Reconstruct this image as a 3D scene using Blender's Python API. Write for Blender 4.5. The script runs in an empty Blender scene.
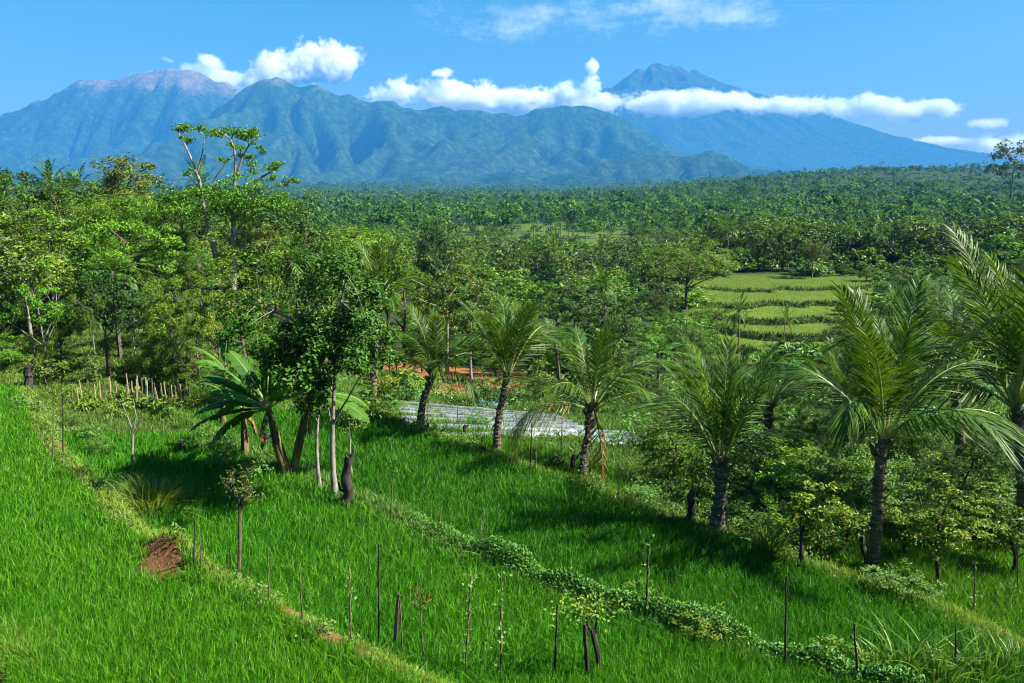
import bpy, math, random
import numpy as np
from mathutils import Vector, Matrix, noise as mnoise

R = math.radians
rng = np.random.default_rng(11)
random.seed(11)
scene = bpy.context.scene
col = scene.collection

# ------------------------------------------------------------------ camera
F = 739.6
CAM = np.array([0.0, 0.0, 9.0])
PITCH = R(11.6)
FWD = np.array([0, math.cos(PITCH), -math.sin(PITCH)])
UP = np.array([0, math.sin(PITCH), math.cos(PITCH)])
RIGHT = np.array([1.0, 0, 0])
cam_data = bpy.data.cameras.new('camera')
cam = bpy.data.objects.new('camera', cam_data)
col.objects.link(cam)
cam.location = CAM
cam.rotation_euler = (math.pi / 2 - PITCH, 0, 0)
cam_data.sensor_width = 36
cam_data.lens = 26.0
cam_data.clip_start = 0.1
cam_data.clip_end = 90000
scene.camera = cam


def ray(px, py):
    return FWD + (px - 512) / F * RIGHT + (341.5 - py) / F * UP


def at(px, py, y):
    d = ray(px, py)
    return CAM + d * (y / d[1])


def plane(px, py, z):
    d = ray(px, py)
    return CAM + d * ((z - CAM[2]) / d[2])


def pix(p):
    v = np.asarray(p, float) - CAM
    f = v @ FWD
    return 512 + F * (v @ RIGHT) / f, 341.5 - F * (v @ UP) / f


# ------------------------------------------------------------------ noise
def vnoise(x, y, seed=0):
    """smooth value noise, vectorised, range -1..1"""
    xi = np.floor(x).astype(np.int64); yi = np.floor(y).astype(np.int64)
    xf = x - xi; yf = y - yi
    u = xf * xf * xf * (xf * (xf * 6 - 15) + 10); v = yf * yf * yf * (yf * (yf * 6 - 15) + 10)

    def h(a, b):
        n = (a * 374761393 + b * 668265263 + seed * 974634777) & 0x7fffffff
        n = ((n ^ (n >> 13)) * 1274126177) & 0x7fffffff
        return ((n ^ (n >> 16)) & 0xffff) / 32767.5 - 1.0
    return (h(xi, yi) * (1 - u) + h(xi + 1, yi) * u) * (1 - v) + (h(xi, yi + 1) * (1 - u) + h(xi + 1, yi + 1) * u) * v


def fbm(x, y, octv=4, seed=0):
    s = 0; a = 1.0
    for k in range(octv):
        s = s + a * vnoise(x * 2 ** k + 17.3 * k, y * 2 ** k - 9.1 * k, seed + k)
        a *= 0.5
    return s / 1.9


def sstep(x, a, b):
    t = np.clip((x - a) / (b - a), 0, 1)
    return t * t * (3 - 2 * t)


# ------------------------------------------------------------------ terrain
def curve_from(pts, z):
    """world x of a terrace edge as a function of world y, from points seen in the photo on level z"""
    w = sorted([tuple(plane(px, py, z)[:2][::-1]) for px, py in pts])
    ys = np.array([a for a, b in w]); xs = np.array([b for a, b in w])
    lo = (xs[1] - xs[0]) / (ys[1] - ys[0]); hi = (xs[-1] - xs[-2]) / (ys[-1] - ys[-2])
    ys = np.concatenate([[ys[0] - 30], ys, [ys[-1] + 60]])
    xs = np.concatenate([[xs[0] - 30 * lo], xs, [xs[-1] + 60 * hi]])
    return ys, xs


E1 = curve_from([(470, 700), (420, 676), (340, 636), (290, 608), (230, 580), (160, 545), (105, 490), (66, 455), (45, 420), (35, 398)], 0.0)
E2 = curve_from([(830, 676), (740, 648), (640, 616), (560, 588), (480, 553), (440, 533), (395, 508), (345, 490), (260, 452), (190, 420)], -0.7)
E3 = curve_from([(1000, 632), (940, 605), (870, 582), (720, 530), (640, 503), (585, 482), (500, 455), (420, 427), (360, 403)], -1.4)


def edge_s(E, x, y):
    return (x - np.interp(y, E[0], E[1])) * 0.74


TER_LV = np.array([-15.2, -14.2, -13.2, -12.2, -11.3, -10.5, -9.8, -9.3])
MOUND = plane(178, 560, 0.1)
TER_Y = [84, 90, 97, 105, 114, 124, 138]          # where each step up begins


def terrain(x, y, detail=True):
    x = np.asarray(x, float); y = np.asarray(y, float)
    yy = np.maximum(y, 0.5)
    q = x / yy
    s1 = edge_s(E1, x, y); s2 = edge_s(E2, x, y); s3 = edge_s(E3, x, y)
    z = -0.7 * sstep(s1, -0.1, 0.5) - 0.7 * sstep(s2, -0.1, 0.5) - 0.75 * sstep(s3, -0.1, 0.7)
    # low grown-over bunds along the three terrace edges
    for s, hgt in ((s1, .16), (s2, .22), (s3, .14)):
        z = z + hgt * np.exp(-((s + 0.35) / 0.45) ** 2)
    mx_, my_ = (x - MOUND[0]), (y - MOUND[1])
    z = z + .58 * np.exp(-((mx_ - my_) * .707 / 1.2) ** 2 - ((mx_ + my_) * .707 / .5) ** 2) - .10 * np.exp(-((mx_ - my_) * .707 - .1) ** 2 / .05 - ((mx_ + my_) * .707 + .3) ** 2 / .02)
    z = z - 0.085 * np.clip(s3 - 0.8, 0, 14)
    # land beyond the fields
    far = np.interp(yy, [0, 36, 46, 60, 80, 130, 250, 400, 800, 1500, 3000, 6000, 9000, 15000],
                    [-2.4, -3.2, -4.2, -6.6, -9.6, -14.5, -20, -21, -18, -15, -8, 12, 60, 120])
    left = np.interp(yy, [0, 36, 60, 90, 130, 250, 400, 15000], [-.2, -.2, 0.6, 1.0, -4, -20, -21, -21])
    far = far + (np.maximum(left, far) - far) * sstep(-q, 0.20, 0.40)
    # ravine and terraced slope on the other side, with the wooded rise behind it
    lv = np.full_like(far, TER_LV[0])
    wav = 5.5 * fbm(x * 0.075, y * 0.015, 3, 5)
    for k, ty in enumerate(TER_Y):
        e = ty + wav * (1 + 0.12 * k) + 3 * fbm(x * .11 + 31 * k, y * 0, 2, 15) + 0.10 * (x - 35)
        lv = lv + (TER_LV[k + 1] - TER_LV[k]) * sstep(y, e, e + 0.5)
    w = sstep(q, 0.19, 0.25) * sstep(yy, 76, 86) * (1 - sstep(yy, 170, 260))
    far = far * (1 - w) + lv * w
    rise = np.interp(yy, [300, 600, 1000, 1800, 2600, 4000], [0, 5, 24, 84, 104, 90])
    far = far + rise * sstep(q, 0.02, 0.55) * (0.75 + 0.25 * fbm(x / 400, y / 700, 2, 9))
    far = far + np.interp(yy, [150, 400, 1500, 5000], [0, 2.0, 7, 20]) * fbm(x / 260, y / 420, 3, 3)
    m = sstep(yy + np.clip(s3, 0, 20) * 0.5, 35, 47)
    z = z * (1 - m) + far * m
    # the bank under the viewer
    b = 7.3 * (1 - np.clip(y, -3, 10.8) / 10.8)
    z = np.where(y < 10.8, np.maximum(b, z), z)
    z = z + np.interp(yy, [1800, 3500, 6500, 15000], [0, 26, 62, 62]) * (fbm(x / 900, y / 1500, 3, 4) + .15)
    if detail:
        z = z + 0.05 * fbm(x * 0.9, y * 0.9, 3, 21)
    return z


def cut_face(x, y):
    """the bare earth face of the bank where it has slumped"""
    mx_, my_ = x - MOUND[0], y - MOUND[1]
    u = (mx_ + my_) * .707; v = (mx_ - my_) * .707
    return sstep(np.exp(-((v - .1) / 1.05) ** 2 - ((u + .36) / .36) ** 2) + .34 * fbm(x * 4, y * 4, 3, 87), .38, .55)


def tz(x, y):
    return float(terrain(np.array([x]), np.array([y]))[0])


def ground(px, py):
    """the point of the land seen at a pixel"""
    d = ray(px, py)
    t = np.concatenate([np.arange(9, 60, 0.05), np.arange(60, 400, 0.5)]) / d[1]
    p = CAM[None] + d[None] * t[:, None]
    hit = np.nonzero(p[:, 2] < terrain(p[:, 0], p[:, 1]))[0]
    k = hit[0] if len(hit) else len(t) - 1
    return np.array([p[k, 0], p[k, 1], tz(p[k, 0], p[k, 1])])


# ------------------------------------------------------------------ mesh helper
class MB:
    def __init__(self):
        self.v = []; self.f = []; self.n = 0

    def add(self, v, f, mi=0):
        v = np.asarray(v, float).reshape(-1, 3); f = np.asarray(f, np.int64)
        if len(f) == 0:
            return
        self.v.append(v); self.f.append((f + self.n, mi)); self.n += len(v)

    def tube(self, pts, rad, sides=6, mi=0, cap=True):
        pts = np.asarray(pts, float); n = len(pts)
        rad = np.broadcast_to(np.asarray(rad, float), (n,))
        tan = np.gradient(pts, axis=0); tan /= np.linalg.norm(tan, axis=1, keepdims=True) + 1e-9
        ref = np.array([0.13, 0.97, 0.2]) if abs(tan[0][1]) < 0.8 else np.array([1.0, 0.1, 0])
        a = np.cross(tan, ref); a /= np.linalg.norm(a, axis=1, keepdims=True) + 1e-9
        b = np.cross(tan, a)
        th = np.arange(sides) * 2 * math.pi / sides
        ring = a[:, None] * np.cos(th)[None, :, None] + b[:, None] * np.sin(th)[None, :, None]
        v = (pts[:, None] + ring * rad[:, None, None]).reshape(-1, 3)
        i = np.arange(n - 1)[:, None] * sides; j = np.arange(sides)[None]; k = (j + 1) % sides
        f = np.stack([i + j, i + k, i + sides + k, i + sides + j], -1).reshape(-1, 4)
        self.add(v, f, mi)
        if cap:
            c = np.vstack([v[-sides:], pts[-1:] + tan[-1:] * rad[-1] * .5])
            self.add(c, np.stack([np.arange(sides), (np.arange(sides) + 1) % sides, np.full(sides, sides)], -1), mi)

    def mesh(self, name, mats=(), smooth=False):
        me = bpy.data.meshes.new(name)
        v = np.concatenate(self.v) if self.v else np.zeros((0, 3))
        tot = sum(len(f) for f, _ in self.f)
        me.vertices.add(len(v)); me.vertices.foreach_set('co', v.astype(np.float32).ravel())
        loops = np.concatenate([f.ravel() for f, _ in self.f]).astype(np.int32)
        cnt = np.concatenate([np.full(len(f), f.shape[1], np.int32) for f, _ in self.f])
        mi = np.concatenate([np.full(len(f), m, np.int32) for f, m in self.f])
        me.loops.add(len(loops)); me.loops.foreach_set('vertex_index', loops)
        me.polygons.add(tot)
        me.polygons.foreach_set('loop_start', np.concatenate([[0], np.cumsum(cnt)[:-1]]).astype(np.int32))
        me.polygons.foreach_set('material_index', mi)
        me.polygons.foreach_set('use_smooth', np.full(tot, bool(smooth)))
        me.update(calc_edges=True)
        me.validate()
        for m in mats:
            me.materials.append(m)
        return me

    def obj(self, name, mats=(), parent=None, smooth=False, loc=None):
        return link(name, self.mesh(name, mats, smooth), parent, loc)


def link(name, me, parent=None, loc=None):
    o = bpy.data.objects.new(name, me)
    col.objects.link(o)
    if parent is not None:
        o.parent = parent
    if loc is not None:
        o.location = loc
    return o


def tag(o, label=None, cat=None, group=None, kind=None):
    if label: o['label'] = label
    if cat: o['category'] = cat
    if group: o['group'] = group
    if kind: o['kind'] = kind
    return o


def thing(name, loc, label, cat, group=None, rz=0):
    o = bpy.data.objects.new(name, None)
    col.objects.link(o)
    o.location = loc; o.rotation_euler = (0, 0, rz); o.empty_display_size = 0.2
    return tag(o, label, cat, group)


def paint(o, *mats):
    """give an object its own materials on shared mesh data"""
    for s, m in zip(o.material_slots, mats):
        if m is not None:
            s.link = 'OBJECT'; s.material = m


# ------------------------------------------------------------------ materials
def new_mat(name):
    m = bpy.data.materials.new(name); m.use_nodes = True
    nt = m.node_tree; nt.nodes.clear()
    return m, nt, nt.nodes.new('ShaderNodeOutputMaterial')


def ramp(nt, fac, stops):
    r = nt.nodes.new('ShaderNodeValToRGB')
    el = r.color_ramp.elements
    while len(el) < len(stops):
        el.new(0.5)
    for e, (p, c) in zip(el, stops):
        e.position = p; e.color = (*c, 1)
    if fac is not None:
        nt.links.new(fac, r.inputs[0])
    return r.outputs[0]


def noise_tex(nt, scale, detail=4, rough=0.55, vec=None, dim='3D'):
    n = nt.nodes.new('ShaderNodeTexNoise')
    n.inputs['Scale'].default_value = scale; n.inputs['Detail'].default_value = detail
    n.inputs['Roughness'].default_value = rough
    if vec is None:
        tc = nt.nodes.new('ShaderNodeNewGeometry'); vec = tc.outputs['Position']
    nt.links.new(vec, n.inputs['Vector'])
    return n.outputs['Fac']


def mixc(nt, fac, a, b, mode='MIX'):
    m = nt.nodes.new('ShaderNodeMix'); m.data_type = 'RGBA'; m.blend_type = mode
    for s, v in ((m.inputs[0], fac), (m.inputs[6], a), (m.inputs[7], b)):
        if hasattr(v, 'default_value') or hasattr(v, 'is_linked'):
            nt.links.new(v, s)
        elif isinstance(v, (int, float)):
            s.default_value = v
        else:
            s.default_value = (*v, 1)
    return m.outputs[2]


def leaf_mat(name, dark, light, trans=0.35, rough=0.5, spec=0.35, odd=None, patch=None):
    """leaf tissue: every leaf its own tone, every plant a slightly different hue, some light through the blade"""
    m, nt, out = new_mat(name)
    g = nt.nodes.new('ShaderNodeNewGeometry'); oi = nt.nodes.new('ShaderNodeObjectInfo')
    ri = g.outputs['Random Per Island']
    mid = tuple((a + b) / 2 for a, b in zip(dark, light))
    stops = [(0, dark), (0.5, mid), (0.93, light)]
    if odd: stops += [(0.955, odd)]
    c = ramp(nt, ri, stops)
    if patch:
        pn = noise_tex(nt, patch[0], 3, 0.6)
        c = mixc(nt, ramp(nt, pn, [(0.42, (0, 0, 0)), (0.62, (1, 1, 1))]), c, mixc(nt, 1.0, c, patch[1], 'MULTIPLY'))
    hs = nt.nodes.new('ShaderNodeHueSaturation')
    mr = nt.nodes.new('ShaderNodeMapRange'); mr.inputs[3].default_value = 0.485; mr.inputs[4].default_value = 0.512
    nt.links.new(oi.outputs['Random'], mr.inputs[0]); nt.links.new(mr.outputs[0], hs.inputs['Hue'])
    mv = nt.nodes.new('ShaderNodeMapRange'); mv.inputs[3].default_value = 0.85; mv.inputs[4].default_value = 1.18
    mm = nt.nodes.new('ShaderNodeMath'); mm.operation = 'FRACT'
    m7 = nt.nodes.new('ShaderNodeMath'); m7.operation = 'MULTIPLY'; m7.inputs[1].default_value = 7.31
    nt.links.new(oi.outputs['Random'], m7.inputs[0]); nt.links.new(m7.outputs[0], mm.inputs[0])
    nt.links.new(mm.outputs[0], mv.inputs[0]); nt.links.new(mv.outputs[0], hs.inputs['Value'])
    nt.links.new(c, hs.inputs['Color'])
    p = nt.nodes.new('ShaderNodeBsdfPrincipled')
    p.inputs['Roughness'].default_value = rough
    p.inputs['Specular IOR Level'].default_value = spec
    nt.links.new(hs.outputs[0], p.inputs['Base Color'])
    t = nt.nodes.new('ShaderNodeBsdfTranslucent')
    tc = mixc(nt, 1.0, hs.outputs[0], (1.35, 1.25, 0.5), 'MULTIPLY')
    nt.links.new(tc, t.inputs['Color'])
    mx = nt.nodes.new('ShaderNodeMixShader'); mx.inputs[0].default_value = trans
    nt.links.new(p.outputs[0], mx.inputs[1]); nt.links.new(t.outputs[0], mx.inputs[2])
    nt.links.new(mx.outputs[0], out.inputs[0])
    return m


def plain_mat(name, stops, scale=6, rough=0.85, bump=0.3, bscale=None, stretch=None, spec=0.2):
    m, nt, out = new_mat(name)
    tc = nt.nodes.new('ShaderNodeTexCoord'); vec = tc.outputs['Object']
    if stretch:
        mp = nt.nodes.new('ShaderNodeMapping'); mp.inputs['Scale'].default_value = stretch
        nt.links.new(vec, mp.inputs[0]); vec = mp.outputs[0]
    n = noise_tex(nt, scale, 5, 0.6, vec)
    p = nt.nodes.new('ShaderNodeBsdfPrincipled')
    p.inputs['Roughness'].default_value = rough; p.inputs['Specular IOR Level'].default_value = spec
    nt.links.new(ramp(nt, n, stops), p.inputs['Base Color'])
    if bump:
        b = nt.nodes.new('ShaderNodeBump'); b.inputs['Strength'].default_value = bump; b.inputs['Distance'].default_value = 0.03
        nt.links.new(noise_tex(nt, bscale or scale * 3, 4, 0.6, vec), b.inputs['Height'])
        nt.links.new(b.outputs[0], p.inputs['Normal'])
    nt.links.new(p.outputs[0], out.inputs[0])
    return m


M = {}
M['rice'] = leaf_mat('rice_leaf', (0.010, 0.070, 0.002), (0.105, 0.30, 0.009), 0.35, 0.5, 0.22, patch=(0.35, (0.72, 0.88, 0.8)))
M['grass'] = leaf_mat('bank_grass', (0.06, 0.14, 0.010), (0.21, 0.31, 0.035), 0.32, 0.55, 0.2, odd=(0.26, 0.22, 0.08))
M['creeper'] = leaf_mat('creeper_leaf', (0.035, 0.115, 0.010), (0.13, 0.27, 0.03), 0.28, 0.5, 0.3)
M['weed'] = leaf_mat('weed_leaf', (0.045, 0.13, 0.016), (0.13, 0.25, 0.04), 0.3, 0.5, 0.3)
M['palm'] = leaf_mat('palm_leaflet', (0.011, 0.045, 0.003), (0.08, 0.165, 0.009), 0.27, 0.48, 0.2)
M['palm_yellow'] = leaf_mat('yellowing_palm_leaflet', (0.10, 0.14, 0.015), (0.26, 0.26, 0.04), 0.3, 0.4, 0.4, odd=(0.35, 0.17, 0.03))
M['palm_dead'] = leaf_mat('dead_palm_leaflet', (0.14, 0.08, 0.03), (0.30, 0.19, 0.07), 0.2, 0.7, 0.1)
M['banana'] = leaf_mat('banana_leaf', (0.022, 0.09, 0.008), (0.06, 0.17, 0.014), 0.32, 0.55, 0.12)
M['bright'] = leaf_mat('bright_green_leaf', (0.034, 0.105, 0.005), (0.14, 0.28, 0.014), 0.26, 0.5, 0.22)
M['mid'] = leaf_mat('mid_green_leaf', (0.022, 0.072, 0.005), (0.10, 0.205, 0.012), 0.26, 0.5, 0.22)
M['deep'] = leaf_mat('deep_green_leaf', (0.008, 0.032, 0.004), (0.045, 0.11, 0.010), 0.16, 0.5, 0.22)
M['glossy'] = leaf_mat('glossy_dark_leaf', (0.008, 0.034, 0.004), (0.075, 0.17, 0.012), 0.16, 0.5, 0.15)
M['olive'] = leaf_mat('olive_leaf', (0.035, 0.065, 0.008), (0.13, 0.17, 0.018), 0.22, 0.5, 0.25)
M['yellow'] = leaf_mat('yellow_green_leaf', (0.045, 0.105, 0.006), (0.17, 0.27, 0.018), 0.26, 0.5, 0.22, odd=(0.24, 0.20, 0.03))
M['russet'] = leaf_mat('russet_leaf', (0.10, 0.06, 0.012), (0.19, 0.14, 0.03), 0.25, 0.5, 0.2)
M['forest'] = leaf_mat('forest_leaf', (0.02, 0.068, 0.008), (0.12, 0.22, 0.018), 0.25, 0.7, 0.08, patch=(0.017, (0.35, 0.45, 0.5)))
M['bark'] = plain_mat('brown_bark', [(0.3, (0.05, 0.035, 0.022)), (0.7, (0.16, 0.12, 0.08))], 8, 0.9, 0.5, stretch=(1, 1, 0.3))
M['pale_bark'] = plain_mat('pale_bark', [(0.3, (0.09, 0.08, 0.06)), (0.7, (0.30, 0.28, 0.23))], 7, 0.85, 0.4, stretch=(1, 1, 0.4))
M['dark_wood'] = plain_mat('dark_weathered_wood', [(0.3, (0.012, 0.010, 0.009)), (0.75, (0.075, 0.06, 0.05))], 9, 0.9, 0.6, stretch=(1, 1, 0.25))
M['stake'] = plain_mat('bamboo_stake', [(0.3, (0.05, 0.04, 0.025)), (0.7, (0.17, 0.13, 0.075))], 10, 0.8, 0.2, stretch=(1, 1, 0.3))
M['dry_stake'] = plain_mat('dry_bamboo_stake', [(0.3, (0.2, 0.16, 0.09)), (0.7, (0.42, 0.34, 0.20))], 10, 0.8, 0.2, stretch=(1, 1, 0.3))
M['palm_bark'] = plain_mat('palm_bark', [(0.25, (0.02, 0.016, 0.011)), (0.5, (0.10, 0.08, 0.055)), (0.8, (0.27, 0.22, 0.16))], 5, 0.9, 0.7, bscale=14, stretch=(0.5, 0.5, 4))
M['rachis'] = plain_mat('frond_rib', [(0.3, (0.12, 0.17, 0.04)), (0.7, (0.26, 0.28, 0.08))], 5, 0.45, 0, spec=0.4)
M['banana_stem'] = plain_mat('banana_stem', [(0.3, (0.025, 0.018, 0.010)), (0.5, (0.10, 0.075, 0.03)), (0.8, (0.30, 0.20, 0.08))], 4, 0.7, 0.4, stretch=(2, 2, 0.3))
M['banana_dead'] = plain_mat('dead_banana_leaf', [(0.3, (0.07, 0.04, 0.018)), (0.7, (0.24, 0.14, 0.05))], 4, 0.8, 0.3, stretch=(2, 2, 0.4))

# ------------------------------------------------------------------ ground sheet
def build_ground():
    ys = np.concatenate([np.arange(-40, 9, 1.5), np.arange(9, 46, 0.22), np.arange(46, 165, 0.42),
                         np.geomspace(165, 14600, 150)])
    u = np.linspace(-1, 1, 330)
    u = np.sinh(u * 2.1) / math.sinh(2.1)
    W = np.maximum(70, np.abs(ys) * 0.95)
    X = u[None] * W[:, None]; Y = np.repeat(ys[:, None], len(u), 1)
    Z = terrain(X, Y)
    n, m = X.shape
    i = np.arange(n - 1)[:, None] * m; j = np.arange(m - 1)[None]
    f = np.stack([i + j, i + j + 1, i + m + j + 1, i + m + j], -1).reshape(-1, 4)
    mb = MB(); mb.add(np.stack([X, Y, Z], -1).reshape(-1, 3), f)
    me = mb.mesh('ground', [], True)
    # what covers the soil: r = bare soil, g = ripe terrace grass, b = woodland floor
    q = X / np.maximum(Y, 1)
    s1 = edge_s(E1, X, Y); s2 = edge_s(E2, X, Y); s3 = edge_s(E3, X, Y)
    soil = np.zeros_like(X); ripe = np.zeros_like(X); wood = np.zeros_like(X)
    for px, py, rr in DIRT:
        c = ground(px, py)
        soil = np.maximum(soil, sstep(-np.hypot((X - c[0]), (Y - c[1]) * 0.8) + rr * (1 + 0.5 * fbm(X * .5, Y * .5, 3, 4)), -0.3, 0.5))
    soil = np.maximum(soil, cut_face(X, Y))
    g = np.gradient(Z, axis=0) / (np.gradient(Y, axis=0))
    t = sstep(q, 0.235, 0.25) * sstep(Y, 80, 85) * (1 - sstep(Y, 158, 166)) * (1 - sstep(q, 0.50, 0.53))
    lev = np.argmin(np.abs(Z[..., None] - TER_LV), -1)
    ripe = t * (1 - sstep(g, 0.25, 0.6)) * np.array([.5, .9, .6, 1., .7, .95, .75, .6])[lev] * (.8 + .35 * fbm(X / 9, Y / 14, 3, 16))
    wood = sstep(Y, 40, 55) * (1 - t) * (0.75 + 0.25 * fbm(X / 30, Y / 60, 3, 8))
    fld = sstep(Y, 260, 300) * (1 - sstep(Y, 620, 700)) * sstep(fbm(X / 70, Y / 110, 2, 14), -.02, 0.1) * (1 - sstep(np.abs(q + 0.01), .14, .2))
    wood = wood * (1 - fld); ripe = np.maximum(ripe, fld * .5)
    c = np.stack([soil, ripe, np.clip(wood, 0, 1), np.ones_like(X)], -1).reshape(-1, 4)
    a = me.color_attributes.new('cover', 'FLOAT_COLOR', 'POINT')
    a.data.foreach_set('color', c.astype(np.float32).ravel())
    m_, nt, out = new_mat('field_soil')
    at_ = nt.nodes.new('ShaderNodeAttribute'); at_.attribute_name = 'cover'
    sp = nt.nodes.new('ShaderNodeSeparateColor'); nt.links.new(at_.outputs['Color'], sp.inputs[0])
    n1 = noise_tex(nt, 1.2, 6, 0.65); n2 = noise_tex(nt, 0.05, 5, 0.6)
    base = ramp(nt, n1, [(0.3, (0.012, 0.022, 0.006)), (0.6, (0.03, 0.055, 0.010)), (0.8, (0.06, 0.07, 0.02))])
    ripec = ramp(nt, noise_tex(nt, 0.22, 5, 0.65), [(0.3, (0.05, 0.11, 0.010)), (0.55, (0.10, 0.15, 0.018)), (0.75, (0.15, 0.16, 0.035))])
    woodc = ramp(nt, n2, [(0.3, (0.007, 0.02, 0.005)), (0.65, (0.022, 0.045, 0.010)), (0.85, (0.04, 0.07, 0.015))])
    soilc = ramp(nt, n1, [(0.25, (0.05, 0.022, 0.010)), (0.5, (0.17, 0.075, 0.028)), (0.8, (0.32, 0.17, 0.07))])
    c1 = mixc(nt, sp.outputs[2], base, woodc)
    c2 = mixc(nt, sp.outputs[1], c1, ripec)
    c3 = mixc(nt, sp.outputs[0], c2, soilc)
    p = nt.nodes.new('ShaderNodeBsdfPrincipled'); p.inputs['Roughness'].default_value = 0.95
    p.inputs['Specular IOR Level'].default_value = 0.1
    nt.links.new(c3, p.inputs['Base Color'])
    b = nt.nodes.new('ShaderNodeBump'); b.inputs['Strength'].default_value = 0.5; b.inputs['Distance'].default_value = 0.12
    nt.links.new(noise_tex(nt, 3.5, 6, 0.7), b.inputs['Height']); nt.links.new(b.outputs[0], p.inputs['Normal'])
    nt.links.new(p.outputs[0], out.inputs[0])
    me.materials.append(m_)
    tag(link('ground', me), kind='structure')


DIRT = [(430, 384, 3.2), (452, 392, 2.6), (475, 388, 3.6), (500, 384, 2.8), (395, 378, 3), (395, 368, 4), (470, 374, 4), (515, 392, 2.4), (540, 386, 2.6), (445, 372, 4), (505, 374, 3.5),
        (268, 592, .34), (250, 584, .28), (292, 611, .3), (330, 634, .34), (112, 494, .35), (62, 446, .4), (362, 652, .25)]
build_ground()


# ------------------------------------------------------------------ mountains
def erode(h, dx, steps=30, k=0.9, m=0.42, hill=0.05):
    """stream-power erosion: carve valleys where water gathers (implicit, one pass down the drainage tree)"""
    ny, nx = h.shape; N = ny * nx
    idx = np.arange(N).reshape(ny, nx)
    offs = [(-1, -1), (-1, 0), (-1, 1), (0, -1), (0, 1), (1, -1), (1, 0), (1, 1)]
    for s in range(steps):
        best = np.zeros_like(h); rec = idx.copy(); dist = np.ones_like(h)
        hp = np.pad(h, 1, mode='edge')
        ip = np.pad(idx, 1, mode='edge')
        for dy, dx_ in offs:
            L = math.hypot(dy, dx_)
            sl = (h - hp[1 + dy:1 + dy + ny, 1 + dx_:1 + dx_ + nx]) / L
            b = sl > best
            best = np.where(b, sl, best); rec = np.where(b, ip[1 + dy:1 + dy + ny, 1 + dx_:1 + dx_ + nx], rec)
            dist = np.where(b, L, dist)
        order = np.argsort(-h.ravel(), kind='stable').tolist()
        rl = rec.ravel().tolist(); A = [1.0] * N
        for i in order:
            r = rl[i]
            if r != i:
                A[r] += A[i]
        A = np.array(A)
        Fv = (k * (A ** m) / dist.ravel() * 0.1)
        hl = h.ravel().tolist(); Fl = Fv.tolist()
        for i in reversed(order):
            r = rl[i]
            if r != i:
                hl[i] = (hl[i] + Fl[i] * hl[r]) / (1 + Fl[i])
        h = np.array(hl).reshape(ny, nx)
        hp = np.pad(h, 1, mode='edge')
        h = h + hill * (hp[2:, 1:-1] + hp[:-2, 1:-1] + hp[1:-1, 2:] + hp[1:-1, :-2] - 4 * h)
    return h


def skyline(pts, px):
    return np.interp(px, [a for a, b in pts], [b for a, b in pts])


def elev(px, py, y):
    """height of the sight line through a pixel at depth y"""
    return at(px, py, y)[2]


def relief_obj(name, X, Y, Z, mat, extra=None):
    n, m = X.shape
    i = np.arange(n - 1)[:, None] * m; j = np.arange(m - 1)[None]
    f = np.stack([i + j, i + j + 1, i + m + j + 1, i + m + j], -1).reshape(-1, 4)
    mb = MB(); mb.add(np.stack([X, Y, Z], -1).reshape(-1, 3), f)
    me = mb.mesh(name, [mat], True)
    return tag(link(name, me), kind='structure')


def mountain_mat(name, bare_lo, bare_hi, bare_amt=1.0):
    m, nt, out = new_mat(name)
    g = nt.nodes.new('ShaderNodeNewGeometry')
    sx = nt.nodes.new('ShaderNodeSeparateXYZ'); nt.links.new(g.outputs['Position'], sx.inputs[0])
    n1 = noise_tex(nt, 0.012, 6, 0.7); n2 = noise_tex(nt, 0.0016, 6, 0.65)
    green = ramp(nt, n1, [(0.32, (0.006, 0.018, 0.008)), (0.5, (0.02, 0.042, 0.014)), (0.72, (0.07, 0.10, 0.035))])
    bare = ramp(nt, n1, [(0.3, (0.10, 0.07, 0.045)), (0.7, (0.40, 0.28, 0.19))])
    ad = nt.nodes.new('ShaderNodeMath'); ad.operation = 'MULTIPLY_ADD'; ad.inputs[1].default_value = 1400; 
    nt.links.new(n2, ad.inputs[0]); nt.links.new(sx.outputs['Z'], ad.inputs[2])
    mr = nt.nodes.new('ShaderNodeMapRange'); mr.inputs[1].default_value = bare_lo + 700; mr.inputs[2].default_value = bare_hi + 700
    mr.inputs[4].default_value = bare_amt
    nt.links.new(ad.outputs[0], mr.inputs[0])
    p = nt.nodes.new('ShaderNodeBsdfPrincipled'); p.inputs['Roughness'].default_value = 1; p.inputs['Specular IOR Level'].default_value = 0
    nt.links.new(mixc(nt, mr.outputs[0], green, bare), p.inputs['Base Color'])
    b = nt.nodes.new('ShaderNodeBump'); b.inputs['Strength'].default_value = 1.0; b.inputs['Distance'].default_value = 42
    nt.links.new(noise_tex(nt, 0.011, 6, 0.72), b.inputs['Height']); nt.links.new(b.outputs[0], p.inputs['Normal'])
    nt.links.new(p.outputs[0], out.inputs[0])
    return m


SKY_A = [(-260, 190), (-120, 160), (-40, 137), (0, 124), (25, 116), (50, 106), (75, 94), (85, 88), (100, 84), (118, 87), (135, 82), (150, 77), (178, 73),
         (195, 74), (212, 78), (232, 86), (250, 95), (285, 112), (330, 130), (420, 160), (560, 190)]
SKY_B = [(60, 200), (140, 165), (190, 140), (225, 112), (250, 95), (262, 88), (272, 81), (281, 78), (290, 82), (302, 89), (318, 89), (328, 91), (340, 98), (365, 103),
         (390, 105), (430, 109), (480, 115), (520, 119), (545, 114), (575, 112), (600, 115), (625, 125), (650, 141), (690, 163), (760, 172), (900, 180), (1100, 186)]
SKY_C = [(-300, 192), (100, 190), (200, 184), (270, 188), (330, 180), (380, 183), (430, 175), (470, 178), (510, 171), (545, 174), (575, 168), (600, 164), (640, 160), (670, 160), (700, 156), (730, 160), (760, 170), (800, 174), (900, 178), (1100, 182)]


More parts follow.
